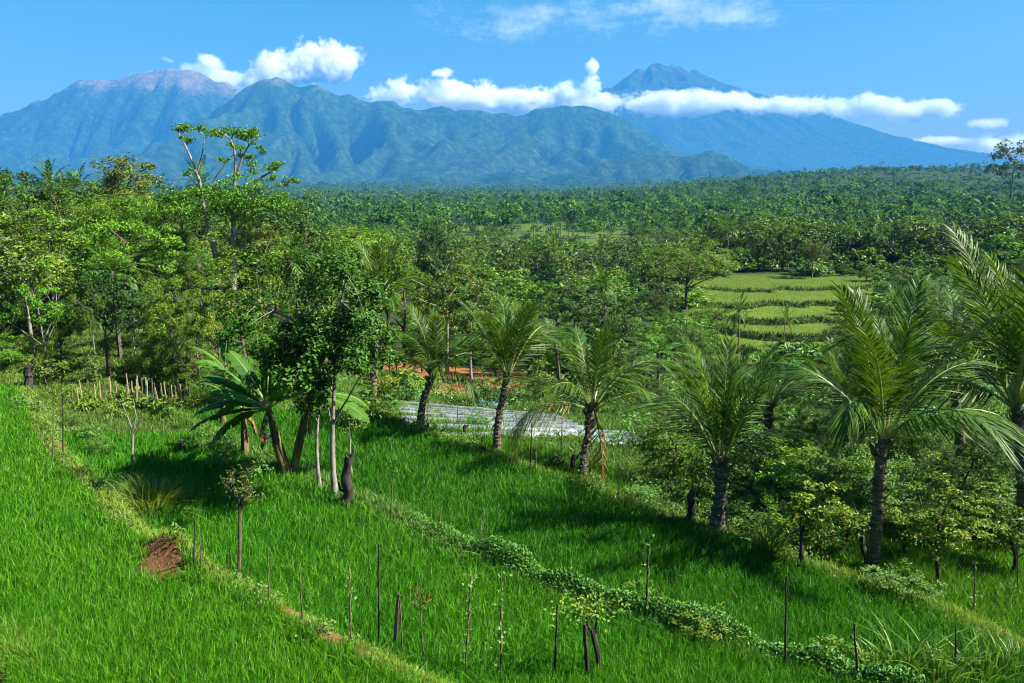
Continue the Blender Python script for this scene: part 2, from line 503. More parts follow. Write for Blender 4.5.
RELIEF = {}


def relief_height(x, y):
    """height of the mountain sheet under a point, for the trees on its foothills"""
    h = RELIEF['h']
    i = np.round((y - RELIEF['y0']) / RELIEF['dx']).astype(int); j = np.round((x - RELIEF['x0']) / RELIEF['dx']).astype(int)
    ok = (i >= 0) & (i < h.shape[0]) & (j >= 0) & (j < h.shape[1])
    return np.where(ok, h[np.clip(i, 0, h.shape[0] - 1), np.clip(j, 0, h.shape[1] - 1)], -1e4)


def build_massif():
    dx = 62.0
    xs = np.arange(-11800, 7600, dx); ys = np.arange(6000, 14500, dx)
    X, Y = np.meshgrid(xs, ys)
    px = 512 + F * X / (Y * math.cos(PITCH))
    base = np.interp(Y, [6000, 9000, 14500], [14, 60, 120])

    def ridge(pts, yc, back, front, pw):
        H = np.maximum(np.array([elev(a, b, yc) for a, b in zip(np.linspace(-420, 1300, 300), skyline(pts, np.linspace(-420, 1300, 300)))]), 0)
        pcol = 512 + F * X / (yc * math.cos(PITCH))
        top = np.interp(pcol, np.linspace(-420, 1300, 300), H)
        d = Y - (yc + 350 * fbm(X / 2500, Y * 0, 2, 31))
        w = np.where(d > 0, np.clip(1 - d / back, 0, 1), np.clip(1 + d / (front * (0.35 + 0.65 * np.clip(top / top.max(), 0, 1))), 0, 1))
        return top * w ** pw
    hA = ridge(SKY_A, 12600, 3500, 5200, 1.9)
    hB = ridge(SKY_B, 10600, 4000, 3600, 1.9)
    gs = np.random.default_rng(5)
    sp = np.zeros_like(X)

    def spur(p0, p1, z0, z1, side, pw=1.15):
        d = p1 - p0; L2 = (d ** 2).sum()
        wx = X + 260 * fbm(X / 1500, Y / 1500, 3, 52); wy = Y + 260 * fbm(X / 1500 + 7, Y / 1500, 3, 53)
        t = np.clip(((wx - p0[0]) * d[0] + (wy - p0[1]) * d[1]) / L2, 0, 1)
        dist = np.hypot(wx - p0[0] - t * d[0], wy - p0[1] - t * d[1])
        return z0 + (z1 - z0) * t ** (1 / pw) - side * dist
    for pts, yc, lst in ((SKY_A, 12500, [-60, 20, 84, 135, 178, 212, 245]), (SKY_B, 10550, [255, 280, 318, 372, 440, 505, 560, 605])):
        for pxx in lst:
            z0 = elev(pxx, float(skyline(pts, pxx)), yc) * .97; p0 = np.array([at(pxx, 100, yc)[0], yc + 0.0])
            for sgn in (-1, 1):
                p1 = p0 + np.array([sgn * gs.uniform(300, 1500), -gs.uniform(2600, 3800)])
                z1 = gs.uniform(90, 220)
                sp = np.maximum(sp, spur(p0, p1, z0, z1, gs.uniform(.5, .75)))
                for t in gs.uniform(.2, .8, 3):
                    q0 = p0 + (p1 - p0) * t; zz = z0 + (z1 - z0) * t ** .87
                    q1 = q0 + np.array([gs.choice([-1, 1]) * gs.uniform(500, 1300), -gs.uniform(500, 1500)])
                    sp = np.maximum(sp, spur(q0, q1, zz * .97, zz * .35, gs.uniform(.55, .85)))
    hB = np.maximum(hB, np.where(Y < 10900, sp, 0))
    hC = ridge(SKY_C, 7700, 2200, 1500, 1.0)
    h = np.maximum(np.maximum(hA, hB), hC) + 170 * fbm(X / 1300, Y / 1300, 6, 41) * sstep(np.maximum(hA, hB), 30, 500) + 22 * fbm(X / 500, Y / 500, 4, 47)
    h = base + np.maximum(h, 0)
    h0 = h.copy()
    h = erode(h, dx, 26, 0.95, 0.5, 0.008)
    cr = np.maximum(np.exp(-((Y - 12600) / 900) ** 2), np.exp(-((Y - 10600) / 600) ** 2) * (hB > hA * .8))
    h = h + (h0 - h) * .75 * cr
    # bring the ridge lines back to the heights they have in the photo after the carving
    pc = np.linspace(-420, 1300, 430)
    for pts, y0, y1 in ((SKY_C, 6000, 8600), (SKY_B, 9300, 11500), (SKY_A, 11500, 14500)):
        sel = (ys >= y0) & (ys < y1)
        el = (h[sel] - 9) / Y[sel]; pp = px[sel]
        cur = np.full(len(pc), 1e-6)
        k = np.clip(np.round((pp - pc[0]) / (pc[1] - pc[0])).astype(int), 0, len(pc) - 1)
        np.maximum.at(cur, k.ravel(), el.ravel())
        want = np.array([(elev(a, b, 1000.0) - 9) / 1000.0 for a, b in zip(pc, skyline(pts, pc))])
        r = np.clip((want + 0.02) / (cur + 0.02), 0.5, 1.9)
        r = np.convolve(np.pad(r, 2, mode='edge'), np.ones(5) / 5, 'valid')
        wY = sstep(Y, y0 - 500, y0 + 500) * (1 - sstep(Y, y1 - 500, y1 + 500))
        rr = np.interp(px, pc, r)
        h = np.where(h > base, base + (h - base) * (1 + (rr - 1) * wY), h)
    up_ = sstep(h - base, 60, 400)
    h = h + up_ * (85 * (1 - 2 * np.abs(fbm(X / 620, Y / 760, 4, 48))) + 45 * fbm(X / 230, Y / 230, 3, 49))
    h = h - 60 * (1 - sstep(h - base, 0, 40)) - 260 * (1 - sstep(Y, 6000, 6900)) * (1 - sstep(h - base, 60, 260))
    RELIEF.update(x0=xs[0], y0=ys[0], dx=dx, h=h)
    relief_obj('mountains', X, Y, h, mountain_mat('mountain_forest', 1450, 1750, 0.6))


build_massif()


def build_volcano():
    yc = 23500.0
    prof = [(330, 200), (450, 160), (520, 122), (560, 106), (600, 92), (612, 87), (625, 74), (638, 67), (650, 66), (662, 64), (675, 66), (690, 71), (715, 80), (740, 90), (770, 99), (800, 108),
            (840, 122), (880, 135), (930, 147), (985, 157), (1060, 172), (1180, 190)]
    cx = at(655, 66, yc)[0]
    nr, na = 150, 420
    r = np.concatenate([np.linspace(0, 1, nr) ** 1.15 * 16500])
    a = np.linspace(0, 2 * math.pi, na, endpoint=False)
    Rr, A = np.meshgrid(r, a, indexing='ij')
    dr = (elev(655, 66, yc) - 20)
    pr = np.array([(abs(at(p, q, yc)[0] - cx), elev(p, q, yc)) for p, q in prof])
    right = np.array([(at(p, q, yc)[0] - cx, elev(p, q, yc)) for p, q in prof if p >= 655])
    leftp = np.array([(cx - at(p, q, yc)[0], elev(p, q, yc)) for p, q in prof if p < 655][::-1])
    Zr = np.interp(Rr, right[:, 0], right[:, 1]); Zl = np.interp(Rr, leftp[:, 0], leftp[:, 1])
    w = 0.5 + 0.5 * np.cos(A)
    Z = Zr * w + Zl * (1 - w)
    ang = A * 13 + 1.3 * fbm(Rr / 1800, A * 2.0, 3, 51)
    gul = np.abs(vnoise(ang * 1.2, Rr / 5200, 61)) + 0.7 * np.abs(vnoise(ang * 3.1 + 2 * fbm(Rr / 900, A * 3, 2, 66), Rr / 1500, 62))
    Z = Z - (gul - 0.35) * 130 * sstep(Rr, 900, 3000) * (1 - sstep(Rr, 9000, 15000))
    xx_, yy_ = np.cos(A) * Rr, np.sin(A) * Rr
    Z = Z + (230 * fbm(xx_ / 420, yy_ / 900, 4, 63) - 150 * np.abs(vnoise(xx_ / 330, yy_ / 700, 64))) * (1 - sstep(Rr, 700, 2600))
    X = cx + Rr * np.cos(A); Y = yc + Rr * np.sin(A)
    keep = 15900.0
    Y = np.where(Y < yc, yc - (yc - Y) * .46, Y)
    X = np.concatenate([X, X[:, :1]], 1); Y = np.concatenate([Y, Y[:, :1]], 1); Z = np.concatenate([Z, Z[:, :1]], 1)
    relief_obj('volcano_mountain', X, Y, Z, mountain_mat('volcano_slopes', 2700, 3600, 0.15))


build_volcano()

# ------------------------------------------------------------------ light, sky, air
SUN_EL, SUN_AZ = R(46), R(96)         # azimuth clockwise from north (+Y): the sun stands to the right
world = bpy.data.worlds.new('World'); scene.world = world
world.use_nodes = True
wn = world.node_tree; wn.nodes.clear()
wo = wn.nodes.new('ShaderNodeOutputWorld'); bg = wn.nodes.new('ShaderNodeBackground')
sky = wn.nodes.new('ShaderNodeTexSky'); sky.sky_type = 'NISHITA'; sky.sun_disc = False
sky.sun_elevation = SUN_EL; sky.sun_rotation = SUN_AZ
sky.altitude = 0; sky.air_density = 1.2; sky.dust_density = 1.1; sky.ozone_density = 3.0
bg.inputs['Strength'].default_value = 0.05
hs = wn.nodes.new('ShaderNodeHueSaturation'); hs.inputs['Saturation'].default_value = 1.5; hs.inputs['Value'].default_value = 0.70; hs.inputs['Hue'].default_value = 0.483
wn.links.new(sky.outputs[0], hs.inputs['Color']); wn.links.new(hs.outputs[0], bg.inputs[0]); wn.links.new(bg.outputs[0], wo.inputs[0])
sd = bpy.data.lights.new('sun', 'SUN'); sd.energy = 5.0; sd.angle = R(0.5); sd.color = (1.0, 0.95, 0.86)
so = bpy.data.objects.new('sun', sd); col.objects.link(so)
dirv = Vector((math.sin(SUN_AZ) * math.cos(SUN_EL), math.cos(SUN_AZ) * math.cos(SUN_EL), math.sin(SUN_EL)))
so.rotation_euler = (-dirv).to_track_quat('-Z', 'Y').to_euler(); so.location = (40, 10, 60)


def box(name, lo, hi):
    mb = MB()
    v = [(x, y, z) for z in (lo[2], hi[2]) for y in (lo[1], hi[1]) for x in (lo[0], hi[0])]
    mb.add(v, [(0, 2, 3, 1), (4, 5, 7, 6), (0, 1, 5, 4), (2, 6, 7, 3), (0, 4, 6, 2), (1, 3, 7, 5)])
    return mb.obj(name)


HAZE_D, HAZE_C = 7.0e-5, (0.05, 0.29, 0.68)
hz = box('haze', (-15000, -400, -400), (15000, 14900, 2150))
m, nt, out = new_mat('haze_air')
pv = nt.nodes.new('ShaderNodeVolumePrincipled')
pv.inputs['Color'].default_value = (*HAZE_C, 1); pv.inputs['Density'].default_value = HAZE_D
pv.inputs['Anisotropy'].default_value = 0.0
nt.links.new(pv.outputs[0], out.inputs['Volume'])
hz.data.materials.append(m)
tag(hz, kind='stuff')

vs = scene.view_settings
vs.view_transform = 'Standard'; vs.look = 'None'; vs.exposure = 2.0; vs.gamma = 1.0; vs.use_curve_mapping = False
cy = scene.cycles
scene.render.engine = 'CYCLES'
cy.max_bounces = 12; cy.diffuse_bounces = 2; cy.glossy_bounces = 2; cy.transmission_bounces = 4; cy.transparent_max_bounces = 8
cy.volume_bounces = 8
cy.pixel_filter_type = 'BLACKMAN_HARRIS'; cy.filter_width = 1.1

# ------------------------------------------------------------------ plant builders
def unit(v):
    return v / (np.linalg.norm(v, axis=-1, keepdims=True) + 1e-9)


def leaves(mb, C, Nrm, L, Wd, g, mi=0, curl=0.18):
    n = len(C)
    N = unit(Nrm)
    t = g.normal(size=(n, 3)); t = unit(t - N * (t * N).sum(1, keepdims=True))
    b = np.cross(N, t)
    L = np.broadcast_to(L, (n,))[:, None]; W = np.broadcast_to(Wd, (n,))[:, None]
    v = np.stack([C - t * L * .5, C + b * W * .5 + N * W * curl - t * L * .06, C + t * L * .5 - N * L * .10, C - b * W * .5 + N * W * curl - t * L * .06], 1)
    mb.add(v.reshape(-1, 3), np.arange(n * 4).reshape(n, 4), mi)


def crown_points(g, k, rx, rz, zc, lump=0.35, inner=0.45):
    d = unit(g.normal(size=(k, 3)))
    rr = g.uniform(inner, 1.0, k) ** 0.6
    lob = 1 + lump * np.sin(3 * np.arctan2(d[:, 1], d[:, 0]) + g.uniform(0, 6)) * np.cos(2.3 * d[:, 2] + g.uniform(0, 6)) + g.normal(size=k) * .08
    p = d * rr[:, None] * lob[:, None] * np.array([rx, rx, rz])
    p[:, 2] = np.where(p[:, 2] < 0, p[:, 2] * 0.75, p[:, 2]) + zc
    return p


def gen_tree(seed, H=10, rx=3.2, rz=3.4, zc=6.6, clumps=60, per=60, leaf=0.27, cr=0.85, flat=0.65, trunk_r=0.17, limbs=7, lump=0.35, lean=0.25, top=0.72, up=0.6, aspect=0.5, split=True, sides=6, inner=0.45):
    g = np.random.default_rng(seed)
    if split: per = int(per * 1.3)
    P = crown_points(g, clumps, rx, rz, zc, lump, inner)
    tr = MB(); cw = MB()
    hh = np.linspace(0, H * top, 7)
    ph = g.uniform(0, 6.28)
    tx = lean * np.sin(hh / H * 4 + ph) * (hh / H) * 1.2; ty = lean * np.cos(hh / H * 3 + ph) * (hh / H)
    trunk = np.stack([tx, ty, hh], 1)
    tr.tube(trunk, trunk_r * np.linspace(1.25, 0.35, 7) * np.array([1.25, 1, 1, 1, 1, 1, 1]), sides, 0)
    # limbs to a few crown points, twigs from the limbs to every clump
    order = g.permutation(clumps)[:limbs]
    nodes = [trunk[3:]]
    for i in order:
        h0 = min(max(P[i][2] - g.uniform(1.2, 3.0) * H / 10, H * .22), H * top * .96)
        s = np.array([np.interp(h0, hh, tx), np.interp(h0, hh, ty), h0])
        e = P[i]; q = np.linspace(0, 1, 6)[:, None]
        c = s + (e - s) * q + np.array([0, 0, 0.12 * H / 10]) * np.sin(q * 3.14) + g.normal(size=(6, 3)) * 0.05 * q
        tr.tube(c, trunk_r * np.linspace(.5, .12, 6), max(4, sides - 1), 0)
        nodes.append(c[1:])
    nodes = np.concatenate(nodes)
    for p in P:
        d = np.linalg.norm(nodes - p, axis=1); k = int(d.argmin())
        if 0.3 < d[k]:
            mid = (nodes[k] + p) / 2 + g.normal(size=3) * 0.08
            tr.tube(np.array([nodes[k], mid, p]), trunk_r * np.array([.16, .11, .06]), 3, 0, False)
    n = clumps * per
    which = np.repeat(np.arange(clumps), per)
    sz = g.uniform(0.65, 1.25, clumps)[which]
    off = unit(g.normal(size=(n, 3))) * (g.uniform(0.15, 1, n) ** 0.5)[:, None] * (cr * sz)[:, None] * np.array([1, 1, flat])
    C = P[which] + off
    outw = unit(C - np.array([0, 0, zc - rz * .4]))
    N = up * np.array([0, 0, 1.0]) + 0.45 * outw + 0.3 * unit(off) + 0.5 * g.normal(size=(n, 3))
    leaves(cw, C, N, leaf * g.uniform(.7, 1.3, n), leaf * aspect * g.uniform(.8, 1.2, n), g)
    if split:
        return tr.mesh('trunk', [M['bark']], True), cw.mesh('crown', [M['mid']])
    for (f, mi) in tr.f:
        pass
    v = np.concatenate(tr.v); off0 = 0
    for vv, (f, mi) in zip(tr.v, tr.f):
        cw.add(vv, f - off0, 1); off0 += len(vv)
    return cw.mesh('tree', [M['mid'], M['bark']])


TREES = {
    'round': [gen_tree(101, per=74, clumps=64), gen_tree(102, rx=3.6, rz=3.0, per=70, clumps=66), gen_tree(103, rx=2.9, rz=3.6, zc=6.4, per=70, clumps=60, lump=.5)],
    'tall': [gen_tree(111, rx=2.3, rz=3.3, zc=6.9, clumps=46, per=62, leaf=.22, trunk_r=.12, lump=.55, lean=.5, cr=.62), gen_tree(112, rx=2.6, rz=2.9, zc=7.2, clumps=40, per=60, trunk_r=.12, lump=.6, cr=.66)],
    'sparse': [gen_tree(121, rx=3.4, rz=2.6, zc=7.4, clumps=44, per=80, leaf=.28, cr=.85, flat=.4, trunk_r=.13, lump=.5, up=1.0, inner=.6), gen_tree(122, rx=3.0, rz=2.8, zc=7.3, clumps=42, per=80, leaf=.28, cr=.85, flat=.4, trunk_r=.12, up=.9, inner=.6)],
    'spread': [gen_tree(131, rx=4.4, rz=2.2, zc=7.2, clumps=70, per=62, leaf=.24, cr=.85, flat=.4, trunk_r=.18, lump=.3, up=1.0), gen_tree(132, rx=4.0, rz=2.6, zc=6.8, clumps=64, per=64, cr=.85, flat=.45, up=.9)],
    'low': [gen_tree(141, rx=3.6, rz=3.8, zc=4.6, clumps=84, per=60, leaf=.26, cr=.8, trunk_r=.16, lump=.4, top=.6), gen_tree(142, rx=3.9, rz=3.5, zc=4.3, clumps=84, per=60, leaf=.26, cr=.8, lump=.5, top=.55)],
    'wispy': [gen_tree(151, rx=2.2, rz=3.6, zc=6.2, clumps=80, per=56, leaf=.30, cr=.5, flat=1.1, trunk_r=.10, aspect=.25, up=.2, lump=.5, lean=.8)],
}
TREES2 = [gen_tree(201, zc=5.2, rz=4.4, clumps=34, per=22, leaf=.62, cr=.95, limbs=4, split=False, sides=4), gen_tree(202, rx=3.8, rz=3.8, zc=5.4, clumps=36, per=22, leaf=.6, cr=1.0, limbs=4, split=False, sides=4),
          gen_tree(203, rx=2.7, rz=4.6, zc=5.2, clumps=32, per=22, leaf=.58, cr=.9, limbs=4, split=False, sides=4, lump=.5), gen_tree(204, rx=4.4, rz=2.5, zc=7, clumps=40, per=22, leaf=.6, cr=1.05, flat=.45, limbs=5, split=False, sides=4),
          gen_tree(205, rx=3.8, rz=3.9, zc=4.6, clumps=48, per=22, leaf=.62, cr=1.0, limbs=3, split=False, sides=4, lump=.5)]


def gen_bush(seed, H=2.0, r=1.1, clumps=26, per=34, leaf=.13, cr=.32, stems=6, aspect=.5, up=.55):
    g = np.random.default_rng(seed)
    mb = MB(); cw = MB()
    P = crown_points(g, clumps, r, H * .5, H * .52, .4, .3)
    P[:, 2] = np.maximum(P[:, 2], .15)
    for k in range(stems):
        e = P[g.integers(clumps)]; s = np.array([g.normal() * .12, g.normal() * .12, -.1])
        q = np.linspace(0, 1, 4)[:, None]
        mb.tube(s + (e - s) * q + g.normal(size=(4, 3)) * .04 * q, np.linspace(.03, .008, 4) * H / 2, 4)
    n = clumps * per; w = np.repeat(np.arange(clumps), per)
    off = unit(g.normal(size=(n, 3))) * (g.uniform(0, 1, n) ** .5)[:, None] * cr * g.uniform(.6, 1.3, clumps)[w][:, None] * np.array([1, 1, .7])
    C = P[w] + off; C[:, 2] = np.maximum(C[:, 2], .05)
    N = up * np.array([0, 0, 1.]) + .5 * unit(C - np.array([0, 0, H * .3])) + .5 * g.normal(size=(n, 3))
    leaves(cw, C, N, leaf * g.uniform(.6, 1.4, n), leaf * aspect * g.uniform(.8, 1.2, n), g)
    o = 0
    for vv, (f, mi) in zip(mb.v, mb.f):
        cw.add(vv, f - o, 1); o += len(vv)
    return cw.mesh('bush', [M['weed'], M['bark']])


BUSH = [gen_bush(301), gen_bush(302, r=1.4, H=1.7, clumps=30), gen_bush(303, r=.9, H=2.4, leaf=.17), gen_bush(304, r=1.2, leaf=.2, per=22, aspect=.6), gen_bush(305, r=1.3, H=1.9, leaf=.16, per=30, aspect=.3)]
BUSH2 = [gen_bush(311, per=14, leaf=.36, clumps=30, cr=.42, stems=3), gen_bush(312, r=1.5, H=1.7, per=14, leaf=.36, clumps=30, cr=.42, stems=3)]


def gen_frond(seed, L=3.8, bend=.9, pairs=62, ll=.86, droop=.55, wid=.034, ribr=.028, lift=.25, mats=None, name='frond', gap=0.0, segs=3, side_bend=0.0):
    g = np.random.default_rng(seed)
    S = np.linspace(0, 1, 60)
    phi = -bend * S ** 1.9
    d = np.stack([np.cos(phi), side_bend * S, np.sin(phi)], 1); d = unit(d)
    c = np.concatenate([[[0, 0, 0]], np.cumsum((d[1:] + d[:-1]) / 2, 0) / 59]) * L
    mb = MB()
    k = np.linspace(0, 59, 12).astype(int)
    mb.tube(c[k], ribr * np.linspace(1.5, .15, 12), 5, 1)
    s = np.repeat(np.linspace(.16, .985, pairs), 2) + g.normal(size=pairs * 2) * .004
    s = np.clip(s, .1, 1)
    keep = g.random(len(s)) > gap
    side = np.tile([1., -1.], pairs)[keep]; s = s[keep]
    n = len(s)
    root = np.stack([np.interp(s, S, c[:, i]) for i in range(3)], 1)
    T = unit(np.stack([np.interp(s, S, d[:, i]) for i in range(3)], 1))
    Sd = np.array([0, 1., 0]) - T * T[:, 1:2]; Sd = unit(Sd)
    Nn = np.cross(T, Sd)
    prof = ll * np.clip(np.minimum((s - .08) / .22, 1), .25, 1) * (1 - .62 * np.clip((s - .45) / .55, 0, 1) ** 1.4) * g.uniform(.88, 1.1, n)
    alpha = R(62) - R(32) * s + g.normal(size=n) * .07
    di = T * np.cos(alpha)[:, None] + Sd * (side * np.sin(alpha))[:, None] + Nn * (lift + g.normal(size=n)[:, None] * .08)
    di = unit(di)
    tt = np.linspace(0, 1, segs + 1)
    dr = droop * g.uniform(.6, 1.4, n)
    pts = root[:, None] + di[:, None] * (prof[:, None] * tt)[:, :, None]
    pts[:, :, 2] -= (dr * prof)[:, None] * tt[None] ** 2
    w = wid * np.array([.5, 1., .8, .05]) if segs == 3 else wid * np.array([.7, 1.0, .06])
    wv = unit(np.cross(di, Nn) + g.normal(size=(n, 3)) * .25)
    a = pts + wv[:, None] * w[None, :, None] * .5; b = pts - wv[:, None] * w[None, :, None] * .5
    v = np.stack([a, b], 2).reshape(n, -1, 3)
    m = v.shape[1]
    f = np.array([(2 * i, 2 * i + 1, 2 * i + 3, 2 * i + 2) for i in range(segs)])
    mb.add(v.reshape(-1, 3), (np.arange(n)[:, None, None] * m + f[None]).reshape(-1, 4), 0)
    return mb.mesh(name, mats or [M['palm'], M['rachis']])


FR = {'up': [gen_frond(401, bend=.5, droop=.35, lift=.35), gen_frond(402, bend=.85, droop=.45, lift=.3)],
      'mid': [gen_frond(403, bend=1.3, droop=.75), gen_frond(404, bend=1.55, droop=.9, side_bend=.2), gen_frond(407, bend=1.1, droop=.7, side_bend=-.2)],
      'low': [gen_frond(405, bend=1.75, droop=1.1, lift=.1), gen_frond(406, bend=2.0, droop=1.15, lift=.05, side_bend=.15)],
      'dead': [gen_frond(408, L=3.2, bend=1.0, droop=1.1, lift=-.1, gap=.35, ll=.6, mats=[M['palm_dead'], M['banana_dead']])]}
SPEAR = gen_frond(409, L=2.6, bend=.12, droop=.02, lift=.05, pairs=40, ll=.35, wid=.03)


def palm_trunk_mesh(top, r0, r1, seed):
    """leaning ringed stem with the cut bases of old fronds near its head"""
    g = np.random.default_rng(seed)
    top = np.asarray(top, float); H = top[2]
    n = int(H / .07) + 4
    t = np.linspace(0, 1, n)
    c = np.stack([top[0] * t ** 1.5, top[1] * t ** 1.5, H * t], 1)
    c[:, 0] += .06 * np.sin(t * 5 + seed) * t * (1 - t) * 3
    rad = (r0 + (r1 - r0) * t) * (1 + .35 * np.exp(-t * H / .35)) * (1 + .07 * (np.arange(n) % 3 == 0) + g.normal(size=n) * .015)
    c = np.concatenate([[[0, 0, -.35]], c]); rad = np.concatenate([[rad[0] * 1.1], rad])
    mb = MB(); mb.tube(c, rad, 10, 0)
    for k in range(46):
        tt = g.uniform(.70, 1.0) if k > 20 else g.uniform(.12, .8)
        p = np.array([np.interp(tt, t, c[1:, i]) for i in range(3)])
        az = g.uniform(0, 6.28); o = np.array([math.cos(az), math.sin(az), 0])
        rr = r0 + (r1 - r0) * tt
        ln = g.uniform(.15, .42) if tt > .8 else g.uniform(.06, .13)
        mb.tube(np.array([p + o * rr * .7, p + o * (rr + ln * .3) + [0, 0, ln * .6], p + o * (rr + ln * .55) + [0, 0, ln]]), [.055, .045, .022], 5, 0)
    mb.v[0] += g.normal(size=mb.v[0].shape) * .012
    return mb.mesh('trunk', [M['palm_bark']], False)


def coconut_palm(base, top, label, seed, n=17, L=3.8, r=(.21, .16), up_n=4, spread=1.0, yellow=(), dead=(), az0=0.0, group='young coconut palms along the rice terraces', elevs=None):
    g = np.random.default_rng(seed)
    t = thing('coconut_palm', base, label, 'palm tree', group)
    loc = np.asarray(top, float) - np.asarray(base, float)
    link('trunk', palm_trunk_mesh(loc, r[0], r[1], seed), t)
    ga = 2.39996
    for k in range(n):
        u = k / (n - 1)
        kind = 'up' if k < up_n else ('mid' if u < .72 else 'low')
        me = FR[kind][int(g.integers(len(FR[kind])))]
        el = R(88) - R(56) * spread * u ** .9 + g.normal() * .09
        if kind == 'low': el = max(el, R(24))
        az = az0 + k * ga + g.normal() * .18
        o = link('frond', me, t, loc + np.array([math.cos(az), math.sin(az), 0]) * r[1] * .7 + [0, 0, -.25 * u])
        o.rotation_euler = (Matrix.Rotation(az, 3, 'Z') @ Matrix.Rotation(-el, 3, 'Y') @ Matrix.Rotation(g.normal() * .3, 3, 'X')).to_euler()
        s = L / 3.8 * g.uniform(.85, 1.1) * (.86 if k < 2 else 1)
        o.scale = (s, s, s)
        if k in yellow:
            paint(o, M['palm_yellow'], None); o['label'] = 'yellowing drooping frond'
    for az, el in dead:
        o = link('frond', FR['dead'][0], t, loc + np.array([math.cos(az), math.sin(az), 0]) * r[1])
        o.rotation_euler = (Matrix.Rotation(az, 3, 'Z') @ Matrix.Rotation(-el, 3, 'Y')).to_euler(); o['label'] = 'dead brown hanging frond'
        o.scale = (L / 3.8,) * 3
    o = link('spear_leaf', SPEAR, t, loc); o.scale = (L / 3.8,) * 3
    o.rotation_euler = (0, R(-87), az0)
    return t


def gen_palm_mesh(seed, H=9, L=2.9, n=17, pairs=13, segs=2, wid=.12, ll=.75, r=.13):
    """whole smaller palm in one mesh, for those seen from afar"""
    g = np.random.default_rng(seed)
    mb = MB()
    t = np.linspace(0, 1, 8)
    lean = g.normal(size=2) * .5
    c = np.stack([lean[0] * t ** 2, lean[1] * t ** 2, H * t], 1)
    mb.tube(c, r * np.linspace(1.3, .8, 8), 5, 1)
    for k in range(n):
        u = k / (n - 1)
        me = gen_frond(seed * 50 + k, L=L * g.uniform(.85, 1.1), bend=.5 + 1.1 * u, pairs=pairs, ll=ll, droop=.3 + .6 * u, wid=wid, ribr=.02, segs=segs, name='tmp')
        co = np.empty(len(me.vertices) * 3, np.float32); me.vertices.foreach_get('co', co)
        el = R(82) - R(95) * u; az = k * 2.4 + g.normal() * .2
        rot = np.array(Matrix.Rotation(az, 3, 'Z') @ Matrix.Rotation(-el, 3, 'Y'))
        co = co.reshape(-1, 3) @ rot.T + c[-1]
        quads = [tuple(p.vertices) for p in me.polygons if len(p.vertices) == 4]
        mi = [p.material_index for p in me.polygons if len(p.vertices) == 4]
        q = np.array(quads); mi = np.array(mi)
        mb.add(co, q[mi == 0], 0)
        bpy.data.meshes.remove(me)
    return mb.mesh('palm', [M['palm'], M['palm_bark']])


PALM2 = [gen_palm_mesh(501), gen_palm_mesh(502, n=15, L=3.2), gen_palm_mesh(503, n=20, L=2.7)]
PALM3 = [gen_palm_mesh(511, pairs=5, segs=2, wid=.34, n=14, ll=.8, r=.16), gen_palm_mesh(512, pairs=5, segs=2, wid=.34, n=12, ll=.85, r=.16)]


def gen_banana_leaf(seed, L=2.5, W=.66, bend=1.0, torn=.25, mats=None, fold=.35):
    g = np.random.default_rng(seed)
    n = 46
    S = np.linspace(0, 1, n)
    phi = -bend * S ** 1.4
    d = np.stack([np.cos(phi), np.zeros(n), np.sin(phi)], 1)
    c = np.concatenate([[[0, 0, 0]], np.cumsum((d[1:] + d[:-1]) / 2, 0) / (n - 1)]) * L
    mb = MB()
    k = np.linspace(0, n - 1, 10).astype(int)
    mb.tube(c[k], .032 * np.linspace(1.3, .12, 10), 5, 1)
    w = W * .5 * np.clip(np.minimum((S - .14) / .12, 1), 0, 1) ** .6 * np.clip((1 - S) / .22, 0, 1) ** .55
    for side in (1, -1):
        i = 8
        while i < n - 1:
            j = min(i + int(g.integers(2, 9)), n - 1) if g.random() < torn * 3 else min(i + 12, n - 1)
            sag = g.uniform(-.12, .25) * torn * 2.2
            idx = np.arange(i, j + 1)
            rows = []
            for q in (0, .5, 1.0):
                nn = np.stack([-d[idx, 2] * -1 * 0, np.zeros(len(idx)), np.ones(len(idx))], 1)
                y = side * w[idx] * q * math.cos(fold)
                z = w[idx] * (q * math.sin(fold) - q * q * (.45 + sag))
                sw = .10 * q * (g.uniform(.4, 1.2))
                p = c[idx] + d[idx] * sw * w[idx][:, None] * 2 + np.stack([np.zeros(len(idx)), y, z], 1)
                if q == 1.0 and len(idx) > 2:
                    p[0] += d[idx[0]] * .02; p[-1] -= d[idx[-1]] * .03
                rows.append(p)
            m = len(idx)
            v = np.concatenate(rows)
            f = [(a * m + b, a * m + b + 1, (a + 1) * m + b + 1, (a + 1) * m + b) for a in range(2) for b in range(m - 1)]
            mb.add(v, f, 0)
            i = j
    return mb.mesh('leaf', mats or [M['banana'], M['rachis']])


BAN = [gen_banana_leaf(601, bend=.5, torn=.1), gen_banana_leaf(602, bend=.9), gen_banana_leaf(603, bend=1.3, torn=.35), gen_banana_leaf(604, bend=1.1, torn=.3, L=2.5)]
BAND = gen_banana_leaf(605, bend=.9, torn=.5, L=1.3, W=.2, mats=[M['banana_dead'], M['banana_dead']], fold=-.9)


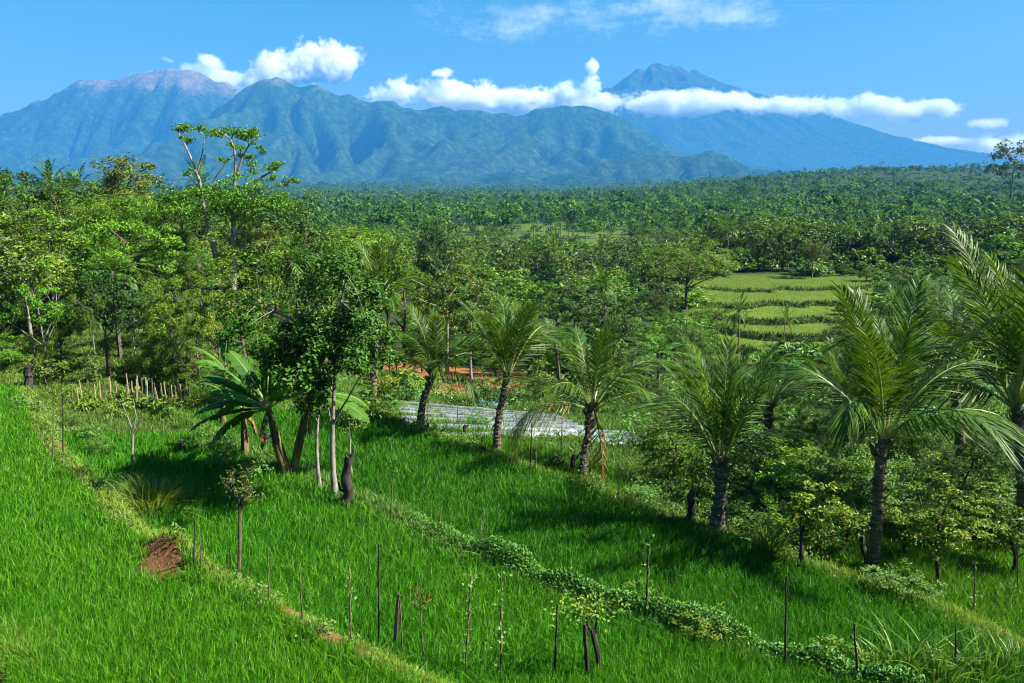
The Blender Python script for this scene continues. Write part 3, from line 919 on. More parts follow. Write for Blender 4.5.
def banana_plant(base, stem_top, label, seed, spec, dead=2, r=.13, scale=1.0, group=None):
    """spec: list of (azimuth deg, elevation deg, which blade, size)"""
    g = np.random.default_rng(seed)
    t = thing('banana_plant', base, label, 'banana plant', group)
    loc = np.asarray(stem_top, float) - np.asarray(base, float)
    mb = MB(); q = np.linspace(0, 1, 9)[:, None]
    c = loc * q + g.normal(size=(9, 3)) * .015; c[0] = (0, 0, -.2)
    mb.tube(c, r * np.linspace(1.25, .65, 9), 10, 0)
    for k in range(7):        # overlapping dry sheaths round the stem
        az = g.uniform(0, 6.28); a = g.uniform(.0, .35); b_ = a + g.uniform(.35, .6)
        pts = [loc * s_ + np.array([math.cos(az + .3 * s_), math.sin(az + .3 * s_), 0]) * r * (1.22 - .55 * s_) for s_ in np.linspace(a, min(b_, .98), 5)]
        mb.tube(np.array(pts), r * np.array([.2, .34, .34, .26, .1]), 6, 0)
    mb.obj('stem', [M['banana_stem']], t, True)
    for az, el, k, s in spec:
        o = link('leaf', BAN[k], t, loc - np.array([0, 0, .06]))
        o.rotation_euler = (Matrix.Rotation(R(az), 3, 'Z') @ Matrix.Rotation(R(-el), 3, 'Y') @ Matrix.Rotation(g.normal() * .35, 3, 'X')).to_euler()
        o.scale = (s * scale,) * 3
    for k in range(dead):
        o = link('leaf', BAND, t, loc * .97); o['label'] = 'dead brown hanging leaf'
        o.rotation_euler = (Matrix.Rotation(g.uniform(0, 6.28), 3, 'Z') @ Matrix.Rotation(R(g.uniform(45, 62)), 3, 'Y')).to_euler()
        o.scale = (scale,) * 3
    return t


# ------------------------------------------------------------------ blades of rice and grass
def blades(name, x, y, h, w, lean, mat, seed, z=None, segs=2, wind=(0.25, 0.05), curl=1.0):
    g = np.random.default_rng(seed)
    n = len(x)
    z = terrain(x, y) - .03 if z is None else z
    az = g.uniform(0, 6.283, n)
    ln = lean * g.gamma(2.2, .45, n)
    dx = np.cos(az) * ln + wind[0] * .3; dy = np.sin(az) * ln + wind[1]
    hh = h * g.uniform(.7, 1.2, n)
    fa = g.uniform(0, 6.283, n)
    wx = np.cos(fa) * w; wy = np.sin(fa) * w
    T = [0, .55, 1.0] if segs == 2 else [0, .35, .7, 1.0]
    WW = [1, .85, 0] if segs == 2 else [.9, 1, .7, 0]
    B = np.stack([x, y, z], 1)
    rows = []
    for t, ww in zip(T, WW):
        p = B + np.stack([dx * hh * t ** 2, dy * hh * t ** 2, hh * (t - curl * .35 * np.clip(ln, 0, 1.2) * t ** 2)], 1)
        if ww == 0:
            rows.append(p[:, None])
        else:
            o = np.stack([wx * ww * .5, wy * ww * .5, np.zeros(n)], 1)
            rows.append(np.stack([p - o, p + o], 1))
    v = np.concatenate(rows, 1)
    m = v.shape[1]
    mb = MB(); base = np.arange(n)[:, None] * m
    mb.add(v.reshape(-1, 3), np.concatenate([base + np.array([[2 * i, 2 * i + 1, 2 * i + 3, 2 * i + 2]]) for i in range(segs - 1)], 0))
    k = mb.n - 0
    f3 = base + np.array([[m - 3, m - 2, m - 1]])
    mb.f.append((f3, 0))
    return tag(link(name, mb.mesh(name, [mat])), kind='stuff')


def in_view(x, y, margin=0.06):
    return (np.abs(x) < (0.70 + margin) * (y + 1.0)) & (y > 9.5)


def scatter(n_at, y0, y1, g, power=2.0):
    """points in the wedge of land before the viewer, denser near than far (n_at points, log-like in depth)"""
    u = g.random(n_at)
    y = y0 * (y1 / y0) ** u
    x = g.uniform(-.77, .77, n_at) * y
    return x, y

# ------------------------------------------------------------------ paddy fields
def field_rice():
    g = np.random.default_rng(71)
    x, y = scatter(390000, 9.8, 44, g)
    hx = np.round(x / .19) * .19; hy = np.round(y / .19) * .19
    x = np.where(y < 26, hx + g.normal(size=len(x)) * .06, x); y = np.where(y < 26, hy + g.normal(size=len(y)) * .06, y)
    s1 = edge_s(E1, x, y); s2 = edge_s(E2, x, y); s3 = edge_s(E3, x, y)
    q = x / y
    gap = fbm(x * .7, y * .7, 3, 77)
    hvar = 1 + .22 * fbm(x * .45, y * .45, 3, 78)
    bean = (y > 28.3) & (s1 > .3) & (q < -.36)
    v = in_view(x, y) & (cut_face(x, y) < .2) & (np.hypot(x - MOUND[0] + .32, y - MOUND[1] + .36) > .55)
    t1 = v & (s1 < -.55 + .15 * gap) & (y < 33.8 + 1.5 * q)
    t2 = v & (s1 > .35) & (s2 < -.75 + .2 * gap) & (y < 33) & ~bean
    t3 = v & (s2 > .35) & (s3 < -.65 + .2 * gap) & (y < 34)
    t4 = v & (s3 > .75) & (((x > 9.5) & (y < 23.5) & (s3 < 8)) | ((x < 4.5) & (s3 < 4.2) & (y < 35)))
    for nm, k in (('rice_on_upper_terrace_grass', t1), ('rice_on_middle_terrace_grass', t2), ('rice_on_lower_terrace_grass', t3), ('rice_below_palms_grass', t4)):
        xx, yy = x[k], y[k]
        w = .0145 * np.maximum(1, (yy / 14)) ** .85
        blades(nm, xx, yy, .44 * hvar[k], w, .42, M['rice'], 80 + len(nm))


field_rice()


def bank_grass():
    g = np.random.default_rng(72)
    x, y = scatter(420000, 9.8, 60, g)
    s1 = edge_s(E1, x, y); s2 = edge_s(E2, x, y); s3 = edge_s(E3, x, y)
    v = in_view(x, y); n = fbm(x * 1.1, y * 1.1, 3, 91)
    cut = np.zeros(len(x), bool)
    for px, py, r in DIRT:
        c = ground(px, py); cut |= np.hypot(x - c[0], (y - c[1]) * .8) < r * (.95 if r < 1 else .8)
    cut |= cut_face(x, y) > .4
    k1 = v & (np.abs(s1 + .15 + .3 * fbm(y * .5, x * 0, 2, 98)) < .85 + .5 * n) & (y < 33)
    k2 = v & (np.abs(s2 + .15) < .8 + .3 * n) & (y < 34)
    k3 = v & (np.abs(s3 + .0) < .85 + .4 * n) & (y < 36)
    bean = v & (y > 28) & (s1 > -.5) & (y < 40) & (x / y < -.30)
    slope = v & (s3 > .6) & (y < 58) & ~((x > 9.5) & (y < 23.5) & (s3 < 8)) & ~((x < 4.5) & (s3 < 4.2) & (y < 35))
    back = v & (y > 33) & (y < 60) & (x / y < -.1)
    k = (k1 | k3) & ~cut
    blades('short_bank_grass', x[k], y[k], .20 * (1 + .5 * n[k]), .013 * np.maximum(1, y[k] / 14) ** .8, .7, M['grass'], 92)
    k = (bean & ~k & ~cut & (g.random(len(x)) < .6)) | (back & ~cut & (g.random(len(x)) < .9))
    blades('plot_grass', x[k], y[k], .24, .022 * np.maximum(1, y[k] / 24), .6, M['grass'], 95)
    k = (k2 & ~k1) | (v & (np.abs(s2 + .1) < .6) & (y < 20) & (g.random(len(x)) < .8))
    blades('bund_grass', x[k], y[k], .30 * (1 + .4 * n[k]), .014 * np.maximum(1, y[k] / 14) ** .8, .6, M['weed'], 93)
    k = slope & ~k3 & ~cut & (n > -.62)
    k &= ~PLOT(x, y) | (g.random(len(x)) < .45)
    blades('slope_grass', x[k], y[k], .34 * (1 + .5 * n[k]), .018 * np.maximum(1, y[k] / 16) ** .9, .6, M['weed'], 94)


PA, PB, PC, PD = [ground(*p)[:2] for p in ((398, 401), (556, 417), (598, 437), (404, 429))]


def PLOT(x, y):
    """inside the plot of plastic-covered beds"""
    c = [PA, PB, PC, PD]; ins = np.ones(len(x), bool)
    for a, b in zip(c, c[1:] + c[:1]):
        ins &= ((b[0] - a[0]) * (y - a[1]) - (b[1] - a[1]) * (x - a[0])) < .3
    return ins


bank_grass()


def creeper():
    """broad-leaved creeper mounded over the bund between the middle and the lower terrace"""
    g = np.random.default_rng(73)
    n = 60000
    y = g.uniform(12.5, 25, n); x0 = np.interp(y, E2[0], E2[1])
    lump = np.clip(.5 + .9 * fbm(x0 * .9, y * .9, 3, 74), 0, 1.2)
    wgt = np.interp(y, [12.5, 18.6, 19.6, 20.5], [1, 1, .35, .0])
    s = g.normal(size=n) * .40 * (.7 + .6 * lump) - .12 + .25 * fbm(y * 1.3, y * 0, 2, 79)
    keep = g.random(n) < wgt * np.clip(lump + .35, .2, 1)
    x = x0 + s / .74; y = y[keep]; x = x[keep]; s = s[keep]; lump = lump[keep]
    top = (.08 + .52 * lump) * np.exp(-((s + .1) / .55) ** 2)
    z = terrain(x, y) + top * g.uniform(.25, 1.05, len(x))
    mb = MB()
    N = np.stack([s * .8, np.full(len(s), -.25), np.full(len(s), .8)], 1) + .55 * g.normal(size=(len(s), 3))
    leaves(mb, np.stack([x, y, z], 1), N, g.uniform(.05, .11, len(x)), g.uniform(.035, .07, len(x)), g)
    o = mb.obj('creeper_leaves', [M['creeper']]); tag(o, kind='stuff')
    # low leafy weeds over the slope below the palms and at the back edges
    x, y = scatter(150000, 12, 58, g)
    s3 = edge_s(E3, x, y); nn = fbm(x * .45, y * .45, 4, 75)
    k = in_view(x, y) & (s3 > .5) & (nn > .02) & ~PLOT(x, y) & ~((x > 9.5) & (y < 23.5) & (s3 < 8)) & ~((x < 4.5) & (s3 < 4.2) & (y < 35))
    x, y, nn = x[k], y[k], nn[k]
    z = terrain(x, y) + g.uniform(.05, 1, len(x)) * (.25 + 1.1 * nn)
    mb = MB()
    sz = g.uniform(.07, .15, len(x)) * np.maximum(1, y / 22)
    leaves(mb, np.stack([x, y, z], 1), np.array([0, 0, .8]) + .6 * g.normal(size=(len(x), 3)), sz, sz * .6, g)
    tag(mb.obj('slope_weeds', [M['weed']]), kind='stuff')


creeper()


def bank_weeds():
    """mixed broad-leaved weeds in clumps along the bunds"""
    g = np.random.default_rng(76)
    mb = MB()
    for E, y0, y1, n, sc in ((E1, 12.5, 31, 15000, .16), (E3, 16, 34, 11000, .2)):
        y = y0 * (y1 / y0) ** g.random(n); s = g.normal(size=n) * .45 - .1
        x = np.interp(y, E[0], E[1]) + s / .74
        cl = fbm(x * 1.5, y * 1.5, 3, 84)
        k = (cl > .12) & (cut_face(x, y) < .3); x, y, cl = x[k], y[k], cl[k]
        z = terrain(x, y) + g.uniform(.02, 1, len(x)) * (sc + .55 * cl)
        sz = g.uniform(.04, .10, len(x)) * np.maximum(1, y / 20)
        leaves(mb, np.stack([x, y, z], 1), np.array([0, -.1, .8]) + .6 * g.normal(size=(len(x), 3)), sz, sz * .6, g)
    tag(mb.obj('bank_weeds', [M['weed']]), kind='stuff')


bank_weeds()

# ------------------------------------------------------------------ stakes
STK = [
    (194, 568, 195, 511, 1, 'dark stake beside the bare dirt cut in the bank'),
    (201, 570, 200, 537, 0, 'short thin stake just behind the dirt cut'),
    (213, 570, 214, 553, 0, 'stubby stake between the dirt cut and the twiggy sapling'),
    (230, 576, 230, 541, 0, 'thin stake left of the twiggy sapling trunk'),
    (269, 606, 268, 553, 0, 'thin stake right of the twiggy sapling on the bank'),
    (303, 627, 299, 564, 0, 'leaning thin stake, second right of the twiggy sapling'),
    (351, 646, 349, 565, 0, 'straight stake midway between the twiggy sapling and the tall vine stake'),
    (379, 648, 379, 543, 1, 'tall dark stake directly below the dark stump'),
    (395, 652, 398, 594, 2, 'thick dark broken post beside the tall dark stake'),
    (403, 660, 400, 600, 0, 'stake right against the thick dark broken post'),
    (424, 674, 420, 600, 0, 'stake carrying a dry twig at its head'),
    (465, 676, 471, 574, 0, 'tall leaning stake with a few vine leaves, left of the vine-wrapped stake'),
    (501, 684, 501, 573, 0, 'tall straight stake wrapped in pale vine leaves'),
    (554, 690, 557, 604, 1, 'bare dark stake left of the forked stump under vines'),
    (588, 690, 584, 624, 2, 'thick dark stake touching the forked stump under vines'),
    (390, 527, 393, 474, 0, 'thin stake in rice right of the dark stump'),
    (439, 532, 441, 506, 0, 'short thin stake in rice below the upright palm'),
    (480, 540, 482, 512, 0, 'short stake at the start of the leafy bund'),
    (619, 508, 619, 450, 0, 'thin stake right of the leaning yellowing palm'),
    (646, 622, 649, 538, 1, 'dark stake with vine leaves rising from the leafy bund'),
    (666, 508, 666, 481, 0, 'short stake left of the mossy snag by the stocky palm'),
    (785, 672, 786, 576, 1, 'tall dark stake at the low end of the leafy bund'),
    (516, 467, 516, 432, 0, 'thin stake closest right of the upright palm trunk'),
    (530, 472, 532, 424, 1, 'tall crooked stake between the upright and the yellowing palm'),
    (536, 473, 536, 440, 0, 'thin stake closest behind the crooked stake'),
    (858, 690, 854, 624, 1, 'leaning dark stake at the front edge below the tall trunked palm'),
    (974, 616, 975, 561, 0, 'thin vine-dotted stake in the far corner rice'),
    (955, 690, 956, 626, 1, 'dark stake standing in the clump of sword grass'),
    (63, 455, 63, 394, 1, 'tall dark stake on the bund above the tall grass tuft'),
    (53, 462, 53, 424, 0, 'shorter stake on the bund, left of the tall dark one'),
    (35, 405, 52, 440, 0, 'slanting dry pole lying against the upper bund'),
    (457, 428, 458, 404, 0, 'thin stake among bean plants by the silver beds'),
    (428, 424, 428, 402, 0, 'stake touching the palm that leans over the silver beds'),
    (561, 462, 562, 418, 0, 'grey stake left of the leaning yellowing palm trunk'),
    (800, 560, 801, 500, 1, 'dark stake inside the shrubs left of the tall trunked palm'),
    (1018, 600, 1018, 545, 0, 'stake in rice at the far edge under the largest palm'),
]


def stake_at(px, py, qx, qy, kind, label, seed, group='bamboo stakes along the paddy bunds'):
    g = np.random.default_rng(seed)
    b = ground(px, min(py, 682)) if py <= 690 else ground(px, 682)
    t = at(qx, qy, b[1] + g.normal() * .08)
    if py > 684:
        t = at(qx, qy, b[1] - .1)
    r = (.016, .021, .045)[kind] * max(1, b[1] / 26)
    q = np.linspace(0, 1, 8)[:, None]
    v = (t - b) * q + g.normal(size=(8, 3)) * .006 * np.linalg.norm(t - b) * q
    v[0] = (0, 0, -.25)
    mb = MB(); mb.tube(v, r * np.linspace(1.15, .75, 8) * (1 + .1 * (np.arange(8) % 2)), 6, 0)
    mat = M['stake'] if kind == 0 else M['dark_wood']
    o = mb.obj('stake', [mat], None, False, b)
    tag(o, label, 'stake', group)
    return o, b, t


def vine(o, b, t, n, g, spread=.09, lo=.1, hi=1.0, leaf=.085):
    mb = MB()
    s = g.uniform(lo, hi, n)
    C = np.outer(s, (t - b)) + g.normal(size=(n, 3)) * spread
    leaves(mb, C, np.array([-.1, -.6, .6]) + .5 * g.normal(size=(n, 3)), leaf * g.uniform(.7, 1.3, n), leaf * .8, g)
    th = np.linspace(0, 22, 50)
    u = np.linspace(lo, hi, 50)
    mb.tube(np.outer(u, t - b) + np.stack([np.cos(th), np.sin(th), 0 * th], 1) * .03, .006, 4, 1)
    return mb.obj('vine', [M['weed'], M['rachis']], o)


for i, (a, b_, c, d, k, lb) in enumerate(STK):
    o, b0, t0 = stake_at(a, b_, c, d, k, lb, 900 + i)
    g = np.random.default_rng(950 + i)
    if 'vine' in lb and 'fork' not in lb:
        vine(o, b0, t0, 46 if 'wrapped' in lb else 18, g)
    if 'twig at' in lb:
        mb = MB(); w = t0 - b0
        for k in range(9):
            e = w + np.array([g.normal() * .12 + .06, g.normal() * .1, g.uniform(.0, .28)])
            mb.tube(np.array([w * .93, (w * .93 + e) / 2 + g.normal(size=3) * .03, e]), [.012, .008, .004], 4, 0)
        n = 40
        leaves(mb, w + g.normal(size=(n, 3)) * [.14, .1, .1] + [.05, 0, .12], g.normal(size=(n, 3)), .07, .03, g, 1)
        mb.obj('dry_twig', [M['bark'], M['russet']], o)

# close row of pickets behind the bean plot
pk = []
for k, px in enumerate(np.concatenate([np.linspace(73, 118, 9), np.linspace(126, 202, 27)])):
    g = np.random.default_rng(1000 + k)
    py = np.interp(px, [70, 118, 140, 165, 205], [404, 399, 401, 403, 407]) + g.normal() * 1.2
    b = ground(px + g.normal() * 1.2, py)
    h = g.uniform(.75, 1.2)
    mb = MB(); top = np.array([g.normal() * .05, g.normal() * .05, h])
    mb.tube(np.array([[0, 0, -.15], top * .5 + g.normal(size=3) * .01, top]), [.03, .028, .022], 5)
    tag(mb.obj('stake', [M['dry_stake'] if k % 3 else M['stake']], None, False, b), 'short dry stake in the close row behind the bean plot', 'stake', 'pickets behind the bean plot')

# bean plants on the plot in front of that row
for k in range(46):
    g = np.random.default_rng(1100 + k)
    px = g.uniform(62, 200); py = g.uniform(392, 416) + (px - 62) * .02
    b = ground(px, py); n = 46
    mb = MB()
    mb.tube(np.array([[0, 0, -.05], [.02, 0, .2], [.0, .02, .36]]), [.012, .01, .006], 4, 1)
    C = np.stack([np.clip(g.normal(size=n) * .09, -.17, .17), np.clip(g.normal(size=n) * .09, -.17, .17), g.uniform(.05, .4, n)], 1)
    leaves(mb, C, np.array([.1, -.2, .8]) + .5 * g.normal(size=(n, 3)), g.uniform(.09, .17, n), .1, g)
    tag(mb.obj('bean_plant', [M['yellow'] if k % 3 == 0 else M['grass'], M['rachis']], None, False, b), 'low pale green bean plant on the plot before the row of pickets', 'bean plant', 'bean plants before the pickets')

# ------------------------------------------------------------------ beds under silver plastic
plastic, nt, out = new_mat('silver_plastic_film')
pn = nt.nodes.new('ShaderNodeBsdfPrincipled'); tc = nt.nodes.new('ShaderNodeTexCoord')
n_ = noise_tex(nt, 2.2, 6, 0.65, tc.outputs['Object'])
nt.links.new(ramp(nt, n_, [(.32, (.05, .05, .05)), (.48, (.15, .16, .17)), (.7, (.27, .28, .30))]), pn.inputs['Base Color'])
pn.inputs['Roughness'].default_value = .38; pn.inputs['Metallic'].default_value = .15
b_ = nt.nodes.new('ShaderNodeBump'); b_.inputs['Strength'].default_value = .6; b_.inputs['Distance'].default_value = .05
nt.links.new(noise_tex(nt, 7, 4, .6, tc.outputs['Object']), b_.inputs['Height']); nt.links.new(b_.outputs[0], pn.inputs['Normal'])
nt.links.new(pn.outputs[0], out.inputs[0])


def bed(p, q, width, seed, label, group, mat=None):
    g = np.random.default_rng(seed)
    n = 44; m = 9
    d = (q - p) / np.linalg.norm(q - p); s = np.array([-d[1], d[0]])
    t = np.linspace(0, 1, n); c = np.linspace(-1, 1, m)
    X = p[0] + (q[0] - p[0]) * t[:, None] + s[0] * c[None] * width * .5
    Y = p[1] + (q[1] - p[1]) * t[:, None] + s[1] * c[None] * width * .5
    X = X + .04 * fbm(X * 2, Y * 2, 2, seed); Y = Y + .04 * fbm(X * 2, Y * 2 + 9, 2, seed)
    Z = terrain(X, Y) + .22 * (1 - np.abs(c) ** 3)[None] + .03 * fbm(X * 4, Y * 4, 3, seed) - .03
    i = np.arange(n - 1)[:, None] * m; j = np.arange(m - 1)[None]
    o0 = np.array([p[0], p[1], tz(*p)])
    mb = MB(); mb.add(np.stack([X, Y, Z], -1).reshape(-1, 3) - o0, np.stack([i + j, i + j + 1, i + m + j + 1, i + m + j], -1).reshape(-1, 4))
    return tag(mb.obj('plastic_covered_bed', [mat or plastic], None, True, o0), label, 'garden bed', group)


NB = 8
for k in range(NB):
    f = (k + .5) / NB
    p = PA + (PD - PA) * f; q = PB + (PC - PB) * f
    bed(p, q, min(.66 * np.linalg.norm(PD - PA) / NB, .66 * np.linalg.norm(PC - PB) / NB) + .06, 1200 + k,
        ['farthest', 'second farthest', 'third farthest', 'fourth farthest', 'fourth nearest', 'third nearest', 'second nearest', 'nearest'][k] + ' long silver plastic bed of the plot behind the palms', 'silver plastic beds behind the palms')
for k, (a, b_) in enumerate((((574, 431), (634, 436)), ((580, 436), (640, 440)), ((588, 441), (646, 444)))):
    bed(ground(*a)[:2], ground(*b_)[:2], .8, 1220 + k, ['back', 'middle', 'front'][k] + ' short pale plastic bed right of the yellowing palm', 'short plastic beds beside the yellowing palm')
blue = plain_mat('blue_plastic_sheet', [(.3, (.08, .18, .34)), (.7, (.2, .36, .6))], 3, .4, .3)
bed(ground(478, 403)[:2], ground(506, 407)[:2], 1.3, 1230, 'pale blue plastic sheet lying behind the silver beds', None, blue)

# ------------------------------------------------------------------ coconut palms close by
PALMS = [
    ((420, 426), (434, 372), 'coconut palm leaning right over the end of the silver beds', dict(seed=21, n=12, L=3.5, r=(.15, .12), up_n=3, az0=.3, yellow=(11,))),
    ((497, 452), (507, 372), 'upright coconut palm with a narrow erect crown before the silver beds', dict(seed=22, n=12, L=3.9, r=(.17, .13), up_n=9, spread=.55, az0=1.1)),
    ((583, 479), (592, 404), 'leaning coconut palm with yellowing drooping fronds', dict(seed=23, n=14, L=3.8, r=(.16, .125), up_n=4, az0=.2, spread=1.08, yellow=(12, 15, 17), dead=((-1.3, -.9),))),
    ((717, 528), (722, 458), 'stocky coconut palm with a short thick trunk', dict(seed=24, n=12, L=4.1, r=(.20, .17), up_n=8, spread=.66, az0=.5)),
    ((870, 578), (884, 432), 'coconut palm with a tall dark trunk standing in shrubs', dict(seed=25, n=13, L=4.5, r=(.18, .135), up_n=7, spread=.88, az0=2.2)),
    ((1020, 530), (1016, 400), 'largest coconut palm, cut by the right edge', dict(seed=26, n=15, L=6.3, r=(.20, .16), up_n=7, spread=.9, az0=1.0)),
]
for (bx, by), (tx, ty), lb, kw in PALMS:
    b = ground(bx, by); t = at(tx, ty, b[1] + .1)
    coconut_palm(b, t, lb, **kw)
for (bx, by, d), (tx, ty), lb, kw in [
    ((372, 392, 38), (378, 300), 'coconut palm showing behind the dark forked tree', dict(seed=31, n=12, L=3.5, up_n=5, spread=.8)),
    ((842, 470, 34), (842, 402), 'coconut palm half hidden behind the tall dark trunk', dict(seed=32, n=15, L=3.6, az0=.7)),
    ((765, 470, 36), (770, 404), 'small coconut palm in the ravine behind the stocky palm', dict(seed=33, n=12, L=2.9, az0=.7)),
    ((960, 470, 32), (950, 372), 'coconut palm in the ravine beside the largest palm', dict(seed=34, n=15, L=4.0, az0=.4, up_n=5)),
]:
    b = at(bx, by, d); b[2] = tz(b[0], b[1]); t = at(tx, ty, d)
    coconut_palm(b, t, lb, **kw)

# ------------------------------------------------------------------ bananas, forked tree, stump and saplings in the middle
b = ground(286, 474)
banana_plant(b, at(268, 408, b[1]), 'large banana plant with torn leaves spreading to the left', 41,
             [(178, 24, 2, 1.05), (190, 8, 1, 1.0), (168, 42, 1, 1.0), (204, -2, 2, .9), (100, 80, 0, .9), (165, 66, 0, .9), (195, 56, 0, 1.0), (60, 70, 0, 1.0), (15, 40, 3, .8), (235, 44, 1, .8), (140, 60, 1, 1.05), (180, 50, 1, .95), (330, 55, 1, .8), (215, 28, 1, .9), (155, 15, 2, .95)], dead=2, r=.14, scale=1.08)
b = ground(293, 470)
banana_plant(b, at(309, 396, b[1]), 'brown leaning banana stem beside the large banana plant', 42, [(20, 60, 1, .8), (10, 15, 2, .9), (345, 5, 3, .95), (80, 70, 0, .8), (120, 60, 1, .7)], dead=2, r=.12)
b = ground(246, 455)
banana_plant(b, at(243, 408, b[1]), 'smaller banana plant behind the large one', 43, [(200, 60, 1, .75), (90, 80, 0, .8), (20, 50, 1, .7), (150, 45, 3, .7), (300, 55, 1, .6)], dead=2, r=.12)
b = ground(222, 425)
banana_plant(b, at(226, 370, b[1]), 'banana plant with upright pale leaves left of the large one', 44, [(95, 84, 0, .95), (190, 60, 1, .8), (20, 66, 1, .8), (250, 50, 3, .7)], dead=1, r=.11)

b = ground(335, 497)
H = at(333, 232, b[1])[2] - b[2]
tk, cw = gen_tree(161, H=H, rx=2.15, rz=H * .30, zc=H * .67, clumps=88, per=92, leaf=.16, cr=.48, flat=.8, trunk_r=.085, limbs=9, lump=.7, lean=.35, top=.62, inner=.35, aspect=.55)
t = thing('broadleaf_tree', b, 'dark glossy tree with a pale forked trunk beside the banana plants', 'tree')
o = link('trunk', tk, t); paint(o, M['pale_bark'])
o = link('crown', cw, t); paint(o, M['glossy'])
b = ground(320, 491)
tk, cw = gen_tree(162, H=5.2, rx=1.2, rz=1.3, zc=4.2, clumps=26, per=60, leaf=.16, cr=.4, trunk_r=.06, limbs=4, top=.75)
t = thing('broadleaf_tree', b, 'thin tree with a straight pole trunk left of the forked trunk', 'tree')
o = link('trunk', tk, t); paint(o, M['pale_bark']); o = link('crown', cw, t); paint(o, M['deep'])
b = ground(352, 478)
tk, cw = gen_tree(163, H=3.6, rx=.9, rz=1.0, zc=2.6, clumps=22, per=30, leaf=.16, cr=.35, trunk_r=.045, limbs=5, top=.7)
t = thing('sapling', b, 'small leafy sapling behind the dark stump', 'sapling')
o = link('trunk', tk, t); paint(o, M['pale_bark']); o = link('crown', cw, t); paint(o, M['mid'])

# dark snag with bare shoots
b = ground(345, 507); g = np.random.default_rng(51)
t = thing('tree_stump', b, 'dark charred-looking tree stump with thin bare shoots', 'stump')
top = at(350, 457, b[1]) - b
mb = MB(); q = np.linspace(0, 1, 14)
c = np.outer(q, top) + np.stack([.07 * np.sin(q * 6), .03 * np.sin(q * 9), 0 * q], 1); c[0, 2] = -.2
mb.tube(c, np.array([.25, .22, .19, .17, .165, .16, .16, .165, .155, .145, .14, .135, .13, .09]) * .95, 10)
v = mb.v[0]; v += g.normal(size=v.shape) * .012; v[:, :2] += .05 * np.stack([vnoise(v[:, 2] * 2.2, v[:, 1] * 3, 6), vnoise(v[:, 2] * 2.2 + 9, v[:, 0] * 3, 7)], 1)
mb.tube(np.array([top * .9, top * 1.0 + [.09, 0, .1], top + [.13, 0, .25]]), [.07, .05, .02], 6)
mb.tube(np.array([top * .85, top * .97 + [-.1, 0, .05], top + [-.14, .02, .12]]), [.06, .05, .02], 6)
mb.tube(np.array([top * .3, top * .33 + [-.18, -.05, .05], top * .38 + [-.26, 0, .2]]), [.06, .05, .03], 6)
mb.obj('trunk', [M['dark_wood']], t, True)
for a in ((.02, 0, 1.15), (.2, .05, .35), (-.15, .05, .3)):
    mb = MB(); a = np.array(a); mb.tube(np.array([top * .95, top + a * .5 + [.02, 0, 0], top + a]), [.018, .013, .006], 5)
    mb.obj('shoot', [M['pale_bark']], t)

# twiggy sapling on the bank
b = ground(238, 578); g = np.random.default_rng(52)
t = thing('sapling', b, 'twiggy half-bare sapling on the bank right of the dirt cut', 'sapling')
top = at(240, 506, b[1]) - b
mb = MB(); mb.tube(np.array([[0, 0, -.2], top * .5 + [.02, 0, 0], top]), [.055, .045, .04], 8)
mb.obj('trunk', [M['bark']], t)
mb = MB(); lf = MB(); tips = []
for e in ((-.45, .1, .75), (-.2, 0, 1.0), (.1, .1, .85), (.4, -.1, .6), (.55, .1, .3), (.3, .2, .95)):
    e = np.array(e) * .95
    pts = np.array([top * .95, top + e * .35 + [0, 0, .08], top + e * .7 + g.normal(size=3) * .05, top + e])
    mb.tube(pts, [.022, .016, .01, .005], 5)
    for k in range(5):
        s = pts[1] + (pts[3] - pts[1]) * g.uniform(0, 1); tt = s + g.normal(size=3) * .14
        mb.tube(np.array([s, tt]), [.007, .003], 4); tips.append(tt)
    tips += [pts[3], pts[2]]
tips = np.array(tips); n = len(tips) * 7
C = np.repeat(tips, 7, 0) + g.normal(size=(n, 3)) * .07
leaves(lf, C, np.array([0, -.3, .7]) + .6 * g.normal(size=(n, 3)), .10 * g.uniform(.7, 1.3, n), .045, g)
mb.obj('branches', [M['bark']], t)
o = lf.obj('foliage', [M['olive']], t)

# bare whitish shrub behind the tuft
b = ground(132, 474); g = np.random.default_rng(53)
t = thing('bare_sapling', b, 'bare whitish forked sapling behind the tall grass tuft', 'sapling')
mb = MB(); w = lambda px, py: at(px, py, b[1]) - b
mb.tube(np.array([[0, 0, -.2], w(132, 455), w(133, 432)]), [.05, .045, .04], 7)
for pts in (((133, 432), (128, 418), (122, 403)), ((133, 432), (136, 416), (133, 398)), ((133, 434), (139, 424), (144, 416))):
    mb.tube(np.array([w(*p) for p in pts]), [.035, .022, .008], 6)
mb.obj('branches', [M['pale_bark']], t)


